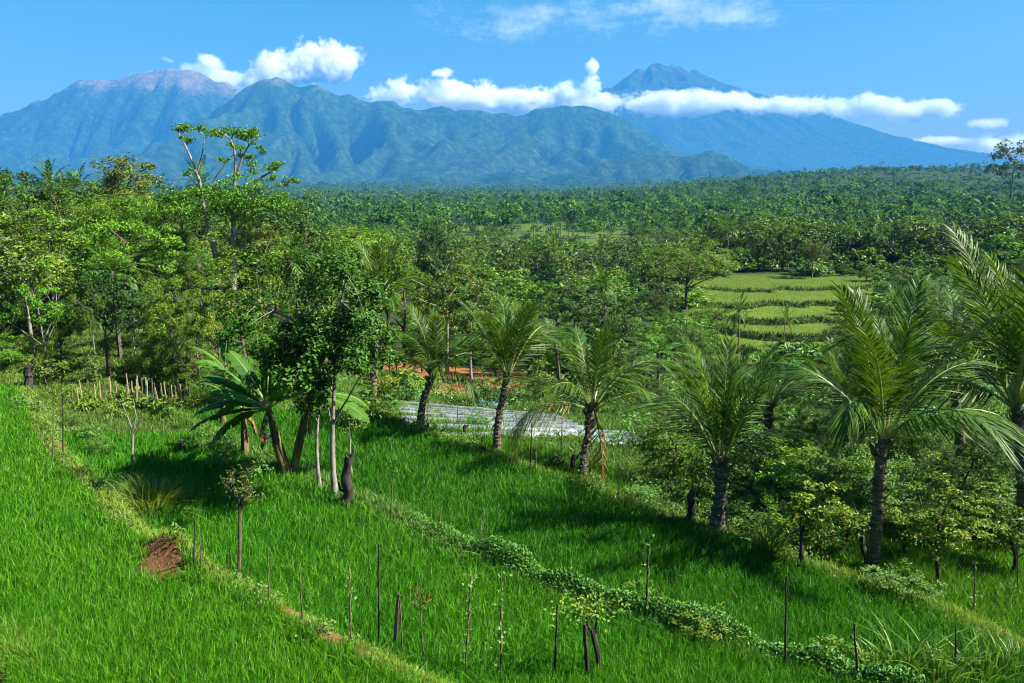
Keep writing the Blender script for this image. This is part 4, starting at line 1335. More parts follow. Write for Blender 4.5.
def tuft(px, py, n, h, w, lean, mat, label, seed, r=.35, name='grass_tuft', cat='grass tuft', group=None, b=None):
    g = np.random.default_rng(seed)
    b = ground(px, py) if b is None else b
    x = g.normal(size=n) * r * .5; y = g.normal(size=n) * r * .4
    dr = np.stack([x, y], 1) / r * 1.4 + g.normal(size=(n, 2)) * .35
    hh = h * g.uniform(.55, 1.15, n); T = np.linspace(0, 1, 7)
    az = g.uniform(0, 6.28, n); wv = np.stack([np.cos(az), np.sin(az), 0 * az], 1)
    P = np.stack([x, y, 0 * x - .04], 1)[:, None] + np.concatenate([dr[:, None] * lean * (hh[:, None, None] * T[None, :, None] ** 1.8), (hh[:, None] * (T - .42 * (np.hypot(*dr.T)[:, None] * lean) * T ** 2.4))[:, :, None]], 2)
    W = (w * np.array([.7, 1, 1, .95, .8, .5, .04]))[None, :, None] * wv[:, None] * .5
    v = np.stack([P + W, P - W], 2).reshape(n, -1, 3); m = 14
    f = np.array([(2 * i, 2 * i + 1, 2 * i + 3, 2 * i + 2) for i in range(6)])
    mb = MB(); mb.add(v.reshape(-1, 3), (np.arange(n)[:, None, None] * m + f[None]).reshape(-1, 4))
    return tag(mb.obj(name, [mat], None, False, b), label, cat, group)


tuft(151, 512, 620, 1.15, .022, .75, M['grass'], 'tall pale arching grass tuft above the dirt cut', 61, r=.75)
tuft(136, 498, 260, .9, .022, .7, M['weed'], 'dark grass clump against the left side of the arching tuft', 62, r=.5)
for k, (px, py, h, lb) in enumerate([(905, 676, 1.25, 'sword grass clump with long pale blades beside the dark front stake'), (940, 682, 1.3, 'tallest clump of sword grass by the lower right corner'),
                                     (985, 680, 1.1, 'sword grass clump with yellowish blades in the lower right corner'), (870, 680, .8, 'short sword grass clump at the foot of the leaning front stake'), (1015, 676, 1.0, 'sword grass cut by the right edge')]):
    tuft(px, py, 70, h, .034, .6, M['weed'], lb, 160 + k, r=.5)
tuft(770, 548, 60, 1.1, .05, .7, M['grass'], 'clump of broad arching blades among the shrubs right of the stocky palm', 66, r=.5)
tuft(800, 552, 46, 1.0, .05, .7, M['weed'], 'broad-bladed clump left of the tall dark palm trunk', 67, r=.5)
tuft(498, 560, 90, .55, .018, .7, M['grass'], 'pale grass tuft at the start of the leafy bund', 68, r=.3)
g0 = ground(12, 672)
for k in range(14):
    g = np.random.default_rng(180 + k)
    b = ground(float(g.uniform(-6, 40)), float(g.uniform(630, 682)))
    if b[0] / b[1] > -.62: pass
    tuft(0, 0, 110, .5, .012, .8, M['grass'], 'soft pale grass tuft in the lower left corner', 190 + k, r=.45, group='grass tufts in the lower left corner', b=b)

# forked dead stem with a vine umbrella
b = ground(599, 676); g = np.random.default_rng(55)
t = thing('forked_stump', b, 'forked dead stem under an umbrella of vine leaves', 'stump')
w = lambda px, py: at(px, py, b[1]) - b
mb = MB(); mb.tube(np.array([[0, 0, -.3], w(598, 655), w(594, 637), w(592, 629)]), [.05, .055, .06, .05], 8)
mb.tube(np.array([w(594, 637), w(588, 625), w(585, 614)]), [.04, .03, .015], 6); mb.tube(np.array([w(594, 637), w(597, 622), w(597, 609)]), [.035, .025, .012], 6)
mb.obj('trunk', [M['dark_wood']], t)
n = 210; mb = MB(); c = w(587, 608)
leaves(mb, c + g.normal(size=(n, 3)) * [.34, .25, .09], np.array([0, -.2, 1]) + .5 * g.normal(size=(n, 3)), .085 * g.uniform(.7, 1.3, n), .06, g)
mb.obj('vine', [M['grass']], t)

# dead snags among the palms
for bx, by, tx, ty, r, lb in ((690, 520, 693, 489, .13, 'mossy broken snag left of the stocky palm'), (573, 474, 574, 455, .11, 'squat dark post left of the yellowing palm trunk'), (28, 386, 29, 364, .17, 'dark weathered post at the far end of the upper rice'),
                             (866, 566, 862, 536, .09, 'dark dead snag against the tall dark palm trunk'), (465, 436, 465, 425, .09, 'short cut post between the silver beds and the upright palm'), (486, 451, 478, 448, .1, 'log end lying at the foot of the upright palm'),
                             (181, 455, 181, 440, .1, 'small dark stub in rice left of the bananas'), (266, 448, 267, 434, .14, 'dark cut stub between the banana stems')):
    b = ground(bx, by); tp = at(tx, ty, b[1]) - b; g = np.random.default_rng(int(bx))
    q = np.linspace(0, 1, 9); c = np.outer(q, tp) + np.stack([.03 * np.sin(q * 7), 0 * q, 0 * q], 1); c[0, 2] -= .2
    mb = MB(); mb.tube(c, r * np.array([1.3, 1.1, 1, .95, 1.02, .95, 1, .9, .6]), 8)
    mb.v[0] += g.normal(size=mb.v[0].shape) * r * .1
    mb.tube(np.array([tp * .7, tp * .8 + [r * 1.4, 0, .08], tp * .95 + [r * 2, 0, .12]]), [r * .4, r * .35, r * .15], 6)
    tag(mb.obj('post' if 'post' in lb else 'snag', [M['dark_wood']], None, False, b), lb, 'post' if 'post' in lb else 'snag')

# ------------------------------------------------------------------ layered saplings and shrubs on the right
def sapling(px, py, tx, ty, label, seed, mat, r=.9, leaf=.13, clumps=20, per=40, bark=None, flat=.3, tr=.05):
    b = ground(px, py); H = at(tx, ty, b[1])[2] - b[2]
    tk, cw = gen_tree(seed, H=H, rx=r, rz=H * .36, zc=H * .62, clumps=clumps, per=per, leaf=leaf, cr=.34, flat=flat, trunk_r=tr, limbs=8, lump=.5, lean=.5, top=.8, up=1.0, inner=.35)
    t = thing('sapling', b, label, 'sapling')
    o = link('trunk', tk, t); paint(o, bark or M['dark_wood'])
    o = link('crown', cw, t); paint(o, mat)
    return t


sapling(938, 588, 935, 478, 'layered sapling with a bent dark stem right of the tall dark palm trunk', 701, M['yellow'], r=1.35, clumps=34, per=46)
sapling(803, 566, 800, 470, 'pale leafy sapling between the stocky and the tall trunked palm', 702, M['yellow'], r=.8, leaf=.17, clumps=30, per=34)
sapling(842, 560, 838, 495, 'short yellow-green sapling just left of the tall dark palm trunk', 703, M['yellow'], r=.75, leaf=.15, clumps=26)
sapling(905, 560, 905, 490, 'yellow-green sapling just right of the tall dark palm trunk', 704, M['yellow'], r=.9, clumps=30)
sapling(1012, 575, 1012, 500, 'layered sapling under the largest palm', 705, M['yellow'], r=.9, clumps=26)
sapling(668, 484, 668, 425, 'thin sapling between the yellowing and the stocky palm', 706, M['mid'], r=.8, clumps=22)
sapling(556, 470, 556, 452, 'small dark leafed plant left of the yellowing palm', 707, M['deep'], r=.3, clumps=14, per=24, tr=.02)
sapling(955, 545, 958, 440, 'tall leafy sapling in the shade left of the largest palm', 708, M['bright'], r=1.3, clumps=34)
sapling(776, 520, 778, 455, 'bright leafy sapling right of the stocky palm', 709, M['bright'], r=.9, clumps=26, leaf=.18)
SH = [(905, 594, .5, .9, 4, 'weed', 'low dark-leaved shrub at the foot of the layered sapling'), (880, 590, .45, .6, 3, 'weed', 'small weedy shrub right of the tall dark palm trunk'),
      (640, 500, .4, .7, 0, 'weed', 'weedy bush at the bend below the yellowing palm'), (760, 520, .7, .8, 1, 'russet', 'reddish dry shrub right of the stocky palm'),
      (735, 505, .5, .8, 0, 'weed', 'low shrub just behind the stocky palm trunk'), (820, 545, .8, .8, 3, 'weed', 'leafy shrub closest left of the tall dark palm trunk'),
      (925, 545, 1.0, 1.1, 0, 'yellow', 'pale shrub behind the layered sapling'), (850, 520, .9, 1.0, 1, 'weed', 'shrub behind the short yellow-green sapling'),
      (980, 545, .9, 1.0, 3, 'yellow', 'pale shrub between the layered sapling and the largest palm'), (225, 470, 1.1, .9, 0, 'weed', 'pale bush left of the large banana plant'),
      (248, 482, .7, .8, 3, 'weed', 'low bush at the foot of the large banana plant'), (205, 450, .9, .9, 1, 'weed', 'bush at the paddy edge left of the bananas'),
      (380, 418, .9, 1.0, 0, 'mid', 'round green bush at the near end of the silver beds'), (395, 410, .6, .8, 1, 'weed', 'small bush touching the silver beds'),
      (440, 432, .35, .7, 4, 'weed', 'bean bush climbing beside the leaning palm'), (520, 440, .35, .6, 4, 'weed', 'bean bush beside the upright palm'), (480, 425, .4, .8, 3, 'weed', 'bean bush growing between the silver beds'),
      (100, 455, .5, .7, 0, 'weed', 'dark weed clump on the drop below the upper bund'), (92, 440, .5, .6, 3, 'weed', 'second weed clump on the drop below the upper bund'), (75, 425, .4, .6, 0, 'weed', 'topmost weed clump on the drop below the upper bund'),
      (118, 485, .4, .5, 1, 'deep', 'dark weed clump left of the arching grass tuft'), (640, 600, .35, .6, 4, 'grass', 'leafy weed mound on the bund by the vine stake'), (700, 632, .35, .7, 4, 'grass', 'weed mound at the middle of the leafy bund'),
      (480, 548, .4, .55, 0, 'deep', 'dark bush at the start of the leafy bund'), (840, 672, .5, .7, 4, 'grass', 'ferny weed mound left of the leaning front stake')]
for i, (px, py, h, s, k, mt, lb) in enumerate(SH):
    b = ground(px, py)
    o = tag(link('bush', BUSH[k], None, b), lb, 'bush')
    paint(o, M[mt], None); z = h / 2 * 1.15
    o.scale = (s * .75, s * .75, z if h > .5 else z * 1.2); o.rotation_euler = (0, 0, i * 1.7)

# the tall shrub layer under and behind the palms on the far side of the lower terrace
gq = np.random.default_rng(777)
made = 0
while made < 80:
    px = gq.uniform(600, 1060); y = gq.uniform(20, 36); x = (px - 512) / F * y
    s3_ = edge_s(E3, np.array([x]), np.array([y]))[0]
    if s3_ < .9 or s3_ > 13 or (x > 9.5 and y < 23.5 and s3_ < 8): continue
    if x < 6 and s3_ < 3.5: continue
    if x / y < .19 and y > 28: continue
    made += 1
    o = link('bush', BUSH[int(gq.integers(5))], None, (x, y, tz(x, y) - .05))
    mt = gq.choice(['weed', 'yellow', 'mid', 'bright', 'creeper', 'deep']); paint(o, M[mt], None)
    s_ = gq.uniform(.55, 1.05); o.scale = (s_, s_, s_ * gq.uniform(.7, 1.15)); o.rotation_euler = (0, 0, gq.uniform(0, 6.28))
    wd = {'weed': 'grey-green', 'mid': 'mid-green', 'bright': 'bright green', 'yellow': 'yellow-green', 'creeper': 'fresh green', 'deep': 'dark green'}[mt]
    tag(o, f'{wd} bush in the shrub layer beneath the row of palms', 'bush', f'{wd} bushes beneath the row of palms')

# clods of red earth fallen from the slumped bank
gq = np.random.default_rng(778); mb = MB()
for k in range(520):
    v_ = gq.normal() * .75; u_ = -.36 + gq.normal() * .26
    x = MOUND[0] + (u_ + v_) * .707; y = MOUND[1] + (u_ - v_) * .707
    if cut_face(np.array([x]), np.array([y]))[0] < .3: continue
    r_ = gq.uniform(.007, .026) * gq.uniform(.5, 1.3)
    o6 = np.array([(1, 0, 0), (-1, 0, 0), (0, 1, 0), (0, -1, 0), (0, 0, 1), (0, 0, -1)], float) * r_ + gq.normal(size=(6, 3)) * r_ * .3
    mb.add(o6 + [x, y, tz(x, y)], [(0, 2, 4), (2, 1, 4), (1, 3, 4), (3, 0, 4), (2, 0, 5), (1, 2, 5), (3, 1, 5), (0, 3, 5)])
tag(mb.obj('fallen_dirt', [plain_mat('red_earth', [(.3, (.06, .026, .011)), (.65, (.24, .115, .045))], 9, .95, .4)]), kind='stuff')

# ------------------------------------------------------------------ woods and single trees of the middle distance
LM = {'the tall bare-limbed tree': (235, 160), 'the large banana plant': (250, 390), 'the dark forked tree': (330, 310), 'the leaning palm by the silver beds': (432, 350), 'the upright palm': (507, 330),
      'the yellowing palm': (592, 370), 'the stocky palm': (722, 400), 'the tall trunked palm': (880, 360), 'the largest palm': (990, 320), 'the terraced slope': (770, 310), 'the dirt plots': (470, 385),
      'the weathered post': (28, 375), 'the row of pickets': (150, 380), 'the mountain': (180, 130), 'the wide spreading tree': (690, 260), 'the dark lone tree': (435, 235), 'the dark round-crowned tree': (95, 300)}
PENDING = []
cnt = 0


def place_tree(px, top_py, d, style, mat, desc, sx=1.0, base_py=None, var=None, bark='bark', label=None, hmin=2.5, group=None, name='broadleaf_tree', lod=None):
    """a tree whose top stands at a photo row, at depth d metres; base on the land"""
    global cnt
    cnt += 1
    g = np.random.default_rng(2000 + cnt)
    p = at(px, top_py, d); zb = tz(p[0], d)
    H = max(p[2] - zb, hmin)
    s = H / (9.9 if style != 'palm' else 10.2)
    if style == 'palm':
        me = PALM2[cnt % len(PALM2)] if var is None else PALM2[var]
        o = link('coconut_palm', me, None, (p[0], d, zb - .1)); o.scale = (sx, sx, s); paint(o, M[mat], None)
        PENDING.append((o, desc, 'palm tree', px, top_py + 10, label, group or 'palms among the trees of the valley'))
    elif lod == 2:
        me = TREES2[int(g.integers(len(TREES2)))] if var is None else TREES2[var]
        o = link(name, me, None, (p[0], d, zb - .1)); o.scale = (sx * s, sx * s, s); paint(o, M[mat], None)
        PENDING.append((o, desc, 'tree', px, top_py + 10, label, group or 'trees of the valley'))
    else:
        L = TREES[style]; tk, cw = L[cnt % len(L)] if var is None else L[var]
        o = thing(name, (p[0], d, zb - .1), None, None)
        a = link('trunk', tk, o); paint(a, M[bark]); a = link('crown', cw, o); paint(a, M[mat])
        o.scale = (sx * s, sx * s, s)
        PENDING.append((o, desc, 'tree', px, top_py + 25, label, group or 'trees of the wood and the valley'))
    o.rotation_euler = (0, 0, float(g.uniform(0, 6.28)))
    return o


TL = [  # px, top row, depth, style, leaf, words, width
    (14, 215, 40, 'sparse', 'yellow', 'yellow-green open-crowned tree on a pale straight trunk', 1.0, 'pale_bark'),
    (-22, 225, 38, 'sparse', 'olive', 'olive open-crowned tree with leaning pale trunk', 1.0, 'pale_bark'),
    (46, 240, 43, 'tall', 'yellow', 'slender yellow-green tree', .9, 'pale_bark'),
    (96, 262, 39, 'round', 'deep', None, .85, 'bark'),
    (122, 205, 47, 'spread', 'bright', 'bright green wide-crowned tree', .95, 'bark'),
    (84, 212, 50, 'low', 'bright', 'bright green bushy tree', .8, 'bark'),
    (150, 250, 44, 'low', 'bright', 'bright green low-crowned tree', .7, 'bark'),
    (60, 190, 58, 'round', 'mid', 'mid-green round tree', .9, 'bark'),
    (28, 180, 64, 'low', 'mid', 'mid-green bushy tree', .9, 'bark'),
    (-12, 165, 66, 'round', 'mid', 'mid-green round tree', 1.0, 'bark'),
    (16, 158, 74, 'spread', 'deep', 'dark green wide-crowned tree', .9, 'bark'),
    (120, 156, 76, 'round', 'olive', 'olive-brown round tree on the wood skyline', 1.15, 'bark'),
    (150, 170, 72, 'low', 'mid', 'mid-green bushy tree', .9, 'bark'),
    (96, 172, 70, 'low', 'mid', 'mid-green bushy tree', .85, 'bark'),
    (104, 190, 60, 'wispy', 'yellow', 'feathery yellow-green tree', 1.3, 'bark'),
    (132, 185, 60, 'wispy', 'bright', 'feathery bright green tree', 1.3, 'bark'),
    (166, 205, 55, 'round', 'mid', 'mid-green round tree', .8, 'bark'),
    (180, 192, 66, 'round', 'deep', 'dark green round tree', 1.0, 'pale_bark'),
    (196, 240, 50, 'round', 'mid', 'mid-green round tree', .75, 'pale_bark'),
    (238, 246, 40, 'tall', 'yellow', 'yellow-green slender tree behind the bananas', 1.2, 'bark'),
    (212, 275, 38, 'tall', 'yellow', 'yellow-green slender tree', .9, 'bark'),
    (270, 198, 62, 'round', 'deep', 'dark green round tree', 1.0, 'bark'),
    (300, 205, 66, 'round', 'mid', 'mid-green round tree', .85, 'bark'),
    (255, 215, 56, 'spread', 'olive', 'olive wide-crowned tree', .8, 'bark'),
    (318, 225, 62, 'low', 'mid', 'mid-green bushy tree', .75, 'bark'),
    (285, 262, 44, 'low', 'mid', 'mid-green bushy tree', .65, 'bark'),
    (165, 305, 40, 'wispy', 'bright', 'feathery bright green tree', 1.2, 'bark'),
    (145, 320, 38, 'low', 'yellow', 'yellow-green low-crowned tree', .9, 'bark'),
    (185, 325, 37, 'low', 'olive', 'olive low-crowned tree', .8, 'bark'),
    (55, 300, 39, 'round', 'mid', 'mid-green round tree', .8, 'bark'),
    (22, 320, 37.5, 'low', 'yellow', 'yellow-green low-crowned tree', 1.0, 'bark'),
    (130, 290, 39, 'tall', 'deep', 'dark green slender tree', .9, 'pale_bark'),
    (0, 335, 36.5, 'low', 'bright', 'bright green low-crowned tree', 1.1, 'bark'),
    (245, 330, 36, 'low', 'mid', 'mid-green low-crowned tree', .8, 'bark'),
    (210, 340, 35, 'low', 'bright', 'bright green low-crowned tree', .9, 'bark'),
    (290, 330, 37, 'low', 'mid', 'mid-green low-crowned tree', .8, 'bark'),
    (345, 216, 105, 'wispy', 'bright', 'feathery bright green tree', 1.6, 'bark'),
    (365, 219, 108, 'wispy', 'bright', 'feathery bright green tree', 1.5, 'bark'),
    (385, 237, 85, 'round', 'yellow', 'yellow-green round tree', .7, 'bark'),
    (358, 245, 70, 'round', 'mid', 'mid-green round tree', .8, 'bark'),
    (402, 258, 72, 'spread', 'bright', 'bright green wide-crowned tree', .9, 'bark'),
    (445, 262, 66, 'sparse', 'olive', 'olive open-crowned tree', 1.0, 'pale_bark'),
    (470, 278, 60, 'sparse', 'mid', 'mid-green open-crowned tree', 1.0, 'pale_bark'),
    (420, 300, 66, 'low', 'mid', 'mid-green low-crowned tree', .7, 'bark'),
    (455, 335, 66, 'low', 'bright', 'bright green low-crowned tree', .7, 'bark'),
    (395, 320, 64, 'low', 'mid', 'mid-green low-crowned tree', .7, 'bark'),
    (540, 292, 64, 'low', 'mid', 'mid-green low-crowned tree', .9, 'bark'),
    (575, 285, 70, 'sparse', 'deep', 'dark green open-crowned tree', 1.2, 'bark'),
    (615, 300, 62, 'sparse', 'deep', 'dark green open-crowned tree', 1.1, 'bark'),
    (550, 335, 62, 'low', 'bright', 'bright green low-crowned tree', .7, 'bark'),
    (640, 330, 56, 'low', 'deep', 'dark green low-crowned tree', .9, 'bark'),
    (625, 352, 46, 'low', 'mid', 'mid-green low-crowned tree', .9, 'bark'),
    (655, 365, 42, 'low', 'deep', 'dark green low-crowned tree', .9, 'bark'),
    (670, 300, 95, 'low', 'mid', 'mid-green low-crowned tree', 1.1, 'bark'),
    (655, 285, 100, 'round', 'deep', 'dark green round tree', .9, 'bark'),
    (700, 318, 74, 'low', 'mid', 'mid-green low-crowned tree', 1.1, 'bark'),
    (685, 335, 62, 'low', 'mid', 'mid-green low-crowned tree', 1.1, 'bark'),
    (715, 350, 52, 'low', 'deep', 'dark green low-crowned tree', 1.1, 'bark'),
    (690, 390, 41, 'low', 'deep', 'dark green low-crowned tree', 1.0, 'bark'),
    (745, 395, 44, 'low', 'mid', 'mid-green low-crowned tree', 1.0, 'bark'),
    (790, 385, 46, 'low', 'deep', 'dark green low-crowned tree', 1.0, 'bark'),
    (820, 372, 50, 'low', 'mid', 'mid-green low-crowned tree', 1.0, 'bark'),
    (850, 350, 54, 'low', 'deep', 'dark green low-crowned tree', 1.0, 'bark'),
    (895, 320, 58, 'low', 'mid', 'mid-green low-crowned tree', 1.1, 'bark'),
    (935, 330, 52, 'low', 'deep', 'dark green low-crowned tree', 1.0, 'bark'),
    (975, 300, 58, 'round', 'mid', 'mid-green round tree', 1.2, 'bark'),
    (1020, 290, 56, 'low', 'deep', 'dark green low-crowned tree', 1.0, 'bark'),
    (900, 400, 40, 'low', 'deep', 'dark green low-crowned tree', 1.0, 'bark'),
    (960, 410, 37, 'low', 'deep', 'dark green low-crowned tree', 1.0, 'bark'),
    (1010, 420, 34, 'low', 'deep', 'dark green low-crowned tree', 1.0, 'bark'),
    (760, 410, 36, 'low', 'deep', 'dark green low-crowned tree', 1.1, 'bark'),
    (800, 420, 34, 'low', 'mid', 'mid-green low-crowned tree', 1.0, 'bark'),
    (840, 415, 36, 'low', 'deep', 'dark green low-crowned tree', 1.1, 'bark'),
    (870, 390, 42, 'low', 'mid', 'mid-green low-crowned tree', 1.1, 'bark'),
    (985, 440, 31, 'low', 'deep', 'dark green low-crowned tree', 1.1, 'bark'),
    (935, 450, 30, 'low', 'deep', 'dark green low-crowned tree', 1.0, 'bark'),
    (1045, 430, 31, 'low', 'deep', 'dark green low-crowned tree', 1.0, 'bark'),
    (700, 420, 37, 'low', 'mid', 'mid-green low-crowned tree', .9, 'bark'),
    (35, 268, 37.6, 'tall', 'bright', 'bright green slender pale-trunked tree', .8, 'pale_bark'),
    (86, 290, 37.2, 'tall', 'mid', 'mid-green slender pale-trunked tree', .7, 'pale_bark'),
    (168, 282, 37.4, 'tall', 'bright', 'bright green slender pale-trunked tree', .8, 'pale_bark'),
    (193, 290, 37.0, 'tall', 'yellow', 'yellow-green slender pale-trunked tree', .7, 'pale_bark'),
    (855, 285, 120, 'low', 'olive', 'olive low-crowned tree', 1.2, 'bark'),
    (905, 262, 140, 'low', 'mid', 'mid-green low-crowned tree', 1.4, 'bark'),
    (930, 270, 120, 'low', 'bright', 'bright green low-crowned tree', 1.4, 'bark'),
    (846, 312, 98, 'low', 'deep', 'dark green low-crowned tree', 1.2, 'bark'),
    (845, 258, 160, 'low', 'mid', 'mid-green low-crowned tree', 1.2, 'bark'),
    (868, 262, 150, 'low', 'mid', 'mid-green low-crowned tree', 1.5, 'bark'),
    (890, 275, 128, 'low', 'deep', 'dark green low-crowned tree', 1.4, 'bark'),
    (862, 300, 108, 'low', 'mid', 'mid-green low-crowned tree', 1.3, 'bark'),
    (712, 292, 104, 'low', 'mid', 'mid-green low-crowned tree', 1.2, 'bark'),
    (690, 300, 90, 'low', 'bright', 'bright green low-crowned tree', 1.2, 'bark'),
    (915, 430, 33, 'low', 'bright', 'bright green low-crowned tree', .9, 'bark'),
]
for px, tp, d, st, mt, ds, sx, bk in TL:
    place_tree(px, tp, d, st, mt, ds, sx, bark=bk, label=None if ds else 'dark round-crowned tree with pale thin trunks at the wood edge')
place_tree(435, 219, 128, 'round', 'deep', '', .62, label='dark lone tree standing tall before the far palms', var=0)
place_tree(690, 236, 112, 'spread', 'bright', '', 1.15, label='wide spreading light green tree left of the terraced slope', var=0)
place_tree(815, 238, 156, 'round', 'olive', '', 1.0, label='round olive tree on a thin trunk at the top of the terraced slope', var=1)
place_tree(742, 303, 88, 'palm', 'palm', '', .62, label='small dark palm standing on the lower steps of the terraced slope', var=0)
place_tree(786, 312, 92, 'palm', 'palm', '', .5, label='stunted palm on the terraced slope right of the small dark one', var=1)
for px, tp, d, lb in ((70, 178, 74, 'palm on the wood skyline left of the olive-brown tree'), (110, 258, 42, 'palm rising above the dark round-crowned tree'), (46, 172, 78, 'palm at the far left of the wood skyline'), (296, 245, 50, 'palm between the dark forked tree and the tall bare-limbed tree'),
                      (200, 175, 74, 'palm left of the tall bare-limbed tree on the skyline'), (610, 275, 76, 'palm above the yellowing palm crown'), (560, 330, 50, 'palm between the upright and yellowing palms farther back'), (660, 345, 48, 'palm behind the gap right of the yellowing palm')):
    place_tree(px, tp, d, 'palm', 'palm', '', .85, label=lb)

# the tall bare-limbed tree over the wood
def tall_tree():
    d = 54.0; g = np.random.default_rng(81)
    W = lambda px, py, dy=0: at(px, py, d + dy)
    b = W(228, 350); b[2] = tz(b[0], d)
    t = thing('albizia_tree', b, 'tall tree with bare pale limbs and sparse tufts rising above the wood', 'tree')
    mb = MB()
    def limb(pts, r0, r1, sd=7):
        p = np.array([W(*q) for q in pts]) - b
        n = 14; s = np.linspace(0, len(p) - 1, n)
        c = np.stack([np.interp(s, np.arange(len(p)), p[:, i]) for i in range(3)], 1)
        c[1:-1] = (c[:-2] + 2 * c[1:-1] + c[2:]) / 4
        mb.tube(c, np.linspace(r0, r1, n), sd)
    base = (233, 365)
    limb([base, (233, 300), (233, 262), (233, 230)], .30, .17)
    limb([(228, 360), (218, 268), (212, 240), (205, 220), (202, 185), (190, 155), (178, 132)], .24, .045)
    limb([(233, 230), (234, 190), (236, 160), (232, 140), (216, 128)], .16, .03)
    limb([(233, 240), (243, 220), (250, 200), (258, 178), (270, 172)], .13, .03)
    limb([(235, 180), (243, 155), (252, 140), (257, 130)], .09, .02)
    limb([(205, 200), (215, 178), (228, 160), (238, 150)], .08, .02)
    limb([(250, 200), (270, 188), (292, 182)], .06, .02)
    limb([(198, 170), (203, 150), (205, 135)], .06, .02)
    limb([(232, 262), (244, 245), (250, 225)], .1, .04)
    limb([(258, 180), (278, 168), (285, 163)], .05, .015)
    limb([(202, 190), (190, 178), (186, 170)], .05, .015)
    mb.obj('trunk', [M['pale_bark']], t, True)
    cl = [(178, 130, 12, 5), (186, 140, 7, 3), (205, 134, 11, 5), (218, 130, 12, 5), (236, 130, 14, 5), (252, 133, 14, 7), (257, 148, 8, 4), (234, 148, 9, 4), (246, 158, 9, 4), (262, 165, 12, 5), (278, 164, 11, 4), (288, 180, 11, 4), (270, 178, 8, 3), (226, 160, 6, 3), (190, 172, 6, 3),
          (180, 195, 20, 6), (205, 192, 24, 7), (230, 196, 26, 8), (255, 196, 24, 8), (270, 205, 20, 8), (195, 207, 22, 6), (222, 210, 26, 8), (250, 212, 24, 8), (172, 202, 14, 5), (240, 182, 16, 5), (285, 196, 14, 5)]
    k = d / F
    cw = MB()
    for px, py, w, h in cl:
        n = int(w * h * 4.2)
        c = W(px, py, g.normal() * 1.0) - b
        sub = g.normal(size=(max(3, w // 4), 3)) * np.array([w * k * .55, w * k * .55, h * k * .5])
        o = sub[g.integers(len(sub), size=n)] + g.normal(size=(n, 3)) * np.array([w * k * .26, w * k * .26, h * k * .34])
        leaves(cw, c + o, np.array([0, 0, .6]) + .7 * g.normal(size=(n, 3)), g.uniform(.15, .27, n), .12, g)
    o = cw.obj('crown', [M['bright']], t)


tall_tree()

# random filling of the wood and the valley -------------------------------------------------
gr = np.random.default_rng(91)
OPEN = [(398, 392, 560, 396), ]
taken = [(o.location.x, o.location.y) for o, *_ in PENDING]


def limit_top(px, d):
    """highest photo row a filling tree may reach, so that the open places stay open"""
    base = np.interp(d, [36, 45, 60, 80, 110, 165, 260], [372, 352, 322, 296, 268, 246, 232])
    if px < 330:
        base = min(base, np.interp(px, [-100, 0, 130, 200, 300, 330], [185, 180, 178, 205, 225, 260]) + max(0, (70 - d)) * 2.2)
    if 695 < px < 850 and d < 160:
        base = max(base, 352 if d < 82 else 290)
    if 398 < px < 560 and d < 60:
        base = max(base, 395)
    return base


tries = 0; made = 0
while made < 215 and tries < 9000:
    tries += 1
    d = 38 * (250 / 38) ** gr.random()
    px = gr.uniform(-40, 1070); q = (px - 512) / F
    x = q * d
    if 0.25 < q < 0.44 and 82 < d < 162: continue
    if q > -.28 and d < 46: continue
    if 390 < px < 565 and d < 62: continue
    if any(abs(x - a) < .028 * d + 1.0 and abs(d - b) < .045 * d + 1.0 for a, b in taken): continue
    taken.append((x, d))
    tp = limit_top(px, d) + gr.uniform(0, 26) * (60 / max(d, 60))
    if px < 330 and d > 110: tp = max(tp, 215)
    H = at(px, tp, d)[2] - tz(x, d)
    if H < 2.2:
        tp -= 6
    made += 1
    mt = gr.choice(['mid', 'deep', 'bright', 'olive', 'mid', 'bright', 'yellow'])
    word = {'mid': 'mid-green', 'deep': 'dark green', 'bright': 'bright green', 'olive': 'olive', 'yellow': 'yellow-green'}[mt]
    if d < 70:
        st = gr.choice(['low', 'low', 'round', 'spread', 'sparse'])
        wd = {'low': 'low-crowned tree', 'round': 'round tree', 'spread': 'wide-crowned tree', 'sparse': 'open-crowned tree'}[st]
        place_tree(px, tp, d, st, mt, f'{word} {wd}', gr.uniform(.8, 1.3), hmin=2.6)
    elif gr.random() < .2:
        place_tree(px, tp - 4, d, 'palm', 'palm', 'coconut palm in the valley', .8, hmin=4)
    else:
        place_tree(px, tp, d, 'x', mt, f'{word} tree down in the valley', gr.uniform(.9, 1.4), lod=2, hmin=3)

# labels that single each of those trees out: nearest landmark, side and rank
bykey = {}
for rec in PENDING:
    o, ds, cat, px, py, lb, grp = rec
    tag(o, lb, cat, grp)
    if lb: continue
    nm, (lx, ly) = min(LM.items(), key=lambda kv: math.hypot(kv[1][0] - px, (kv[1][1] - py) * 1.3))
    dx, dy = px - lx, py - ly
    rel = ('right of' if dx > 0 else 'left of') if abs(dx) > abs(dy) else ('above' if dy < 0 else 'below')
    bykey.setdefault((ds, nm, rel), []).append((math.hypot(dx, dy), o))
for (ds, nm, rel), L in bykey.items():
    L.sort(key=lambda a: a[0])
    for k, (_, o) in enumerate(L):
        rk = ['closest', 'second closest', 'third closest', 'fourth closest', 'fifth closest', 'sixth closest', 'seventh closest', 'eighth closest', 'ninth closest', 'tenth closest', 'eleventh closest', 'twelfth closest'][min(k, 11)]
        o['label'] = f'{ds}, {rk} {rel} {nm}' if len(L) > 1 else f'{ds} just {rel} {nm}'

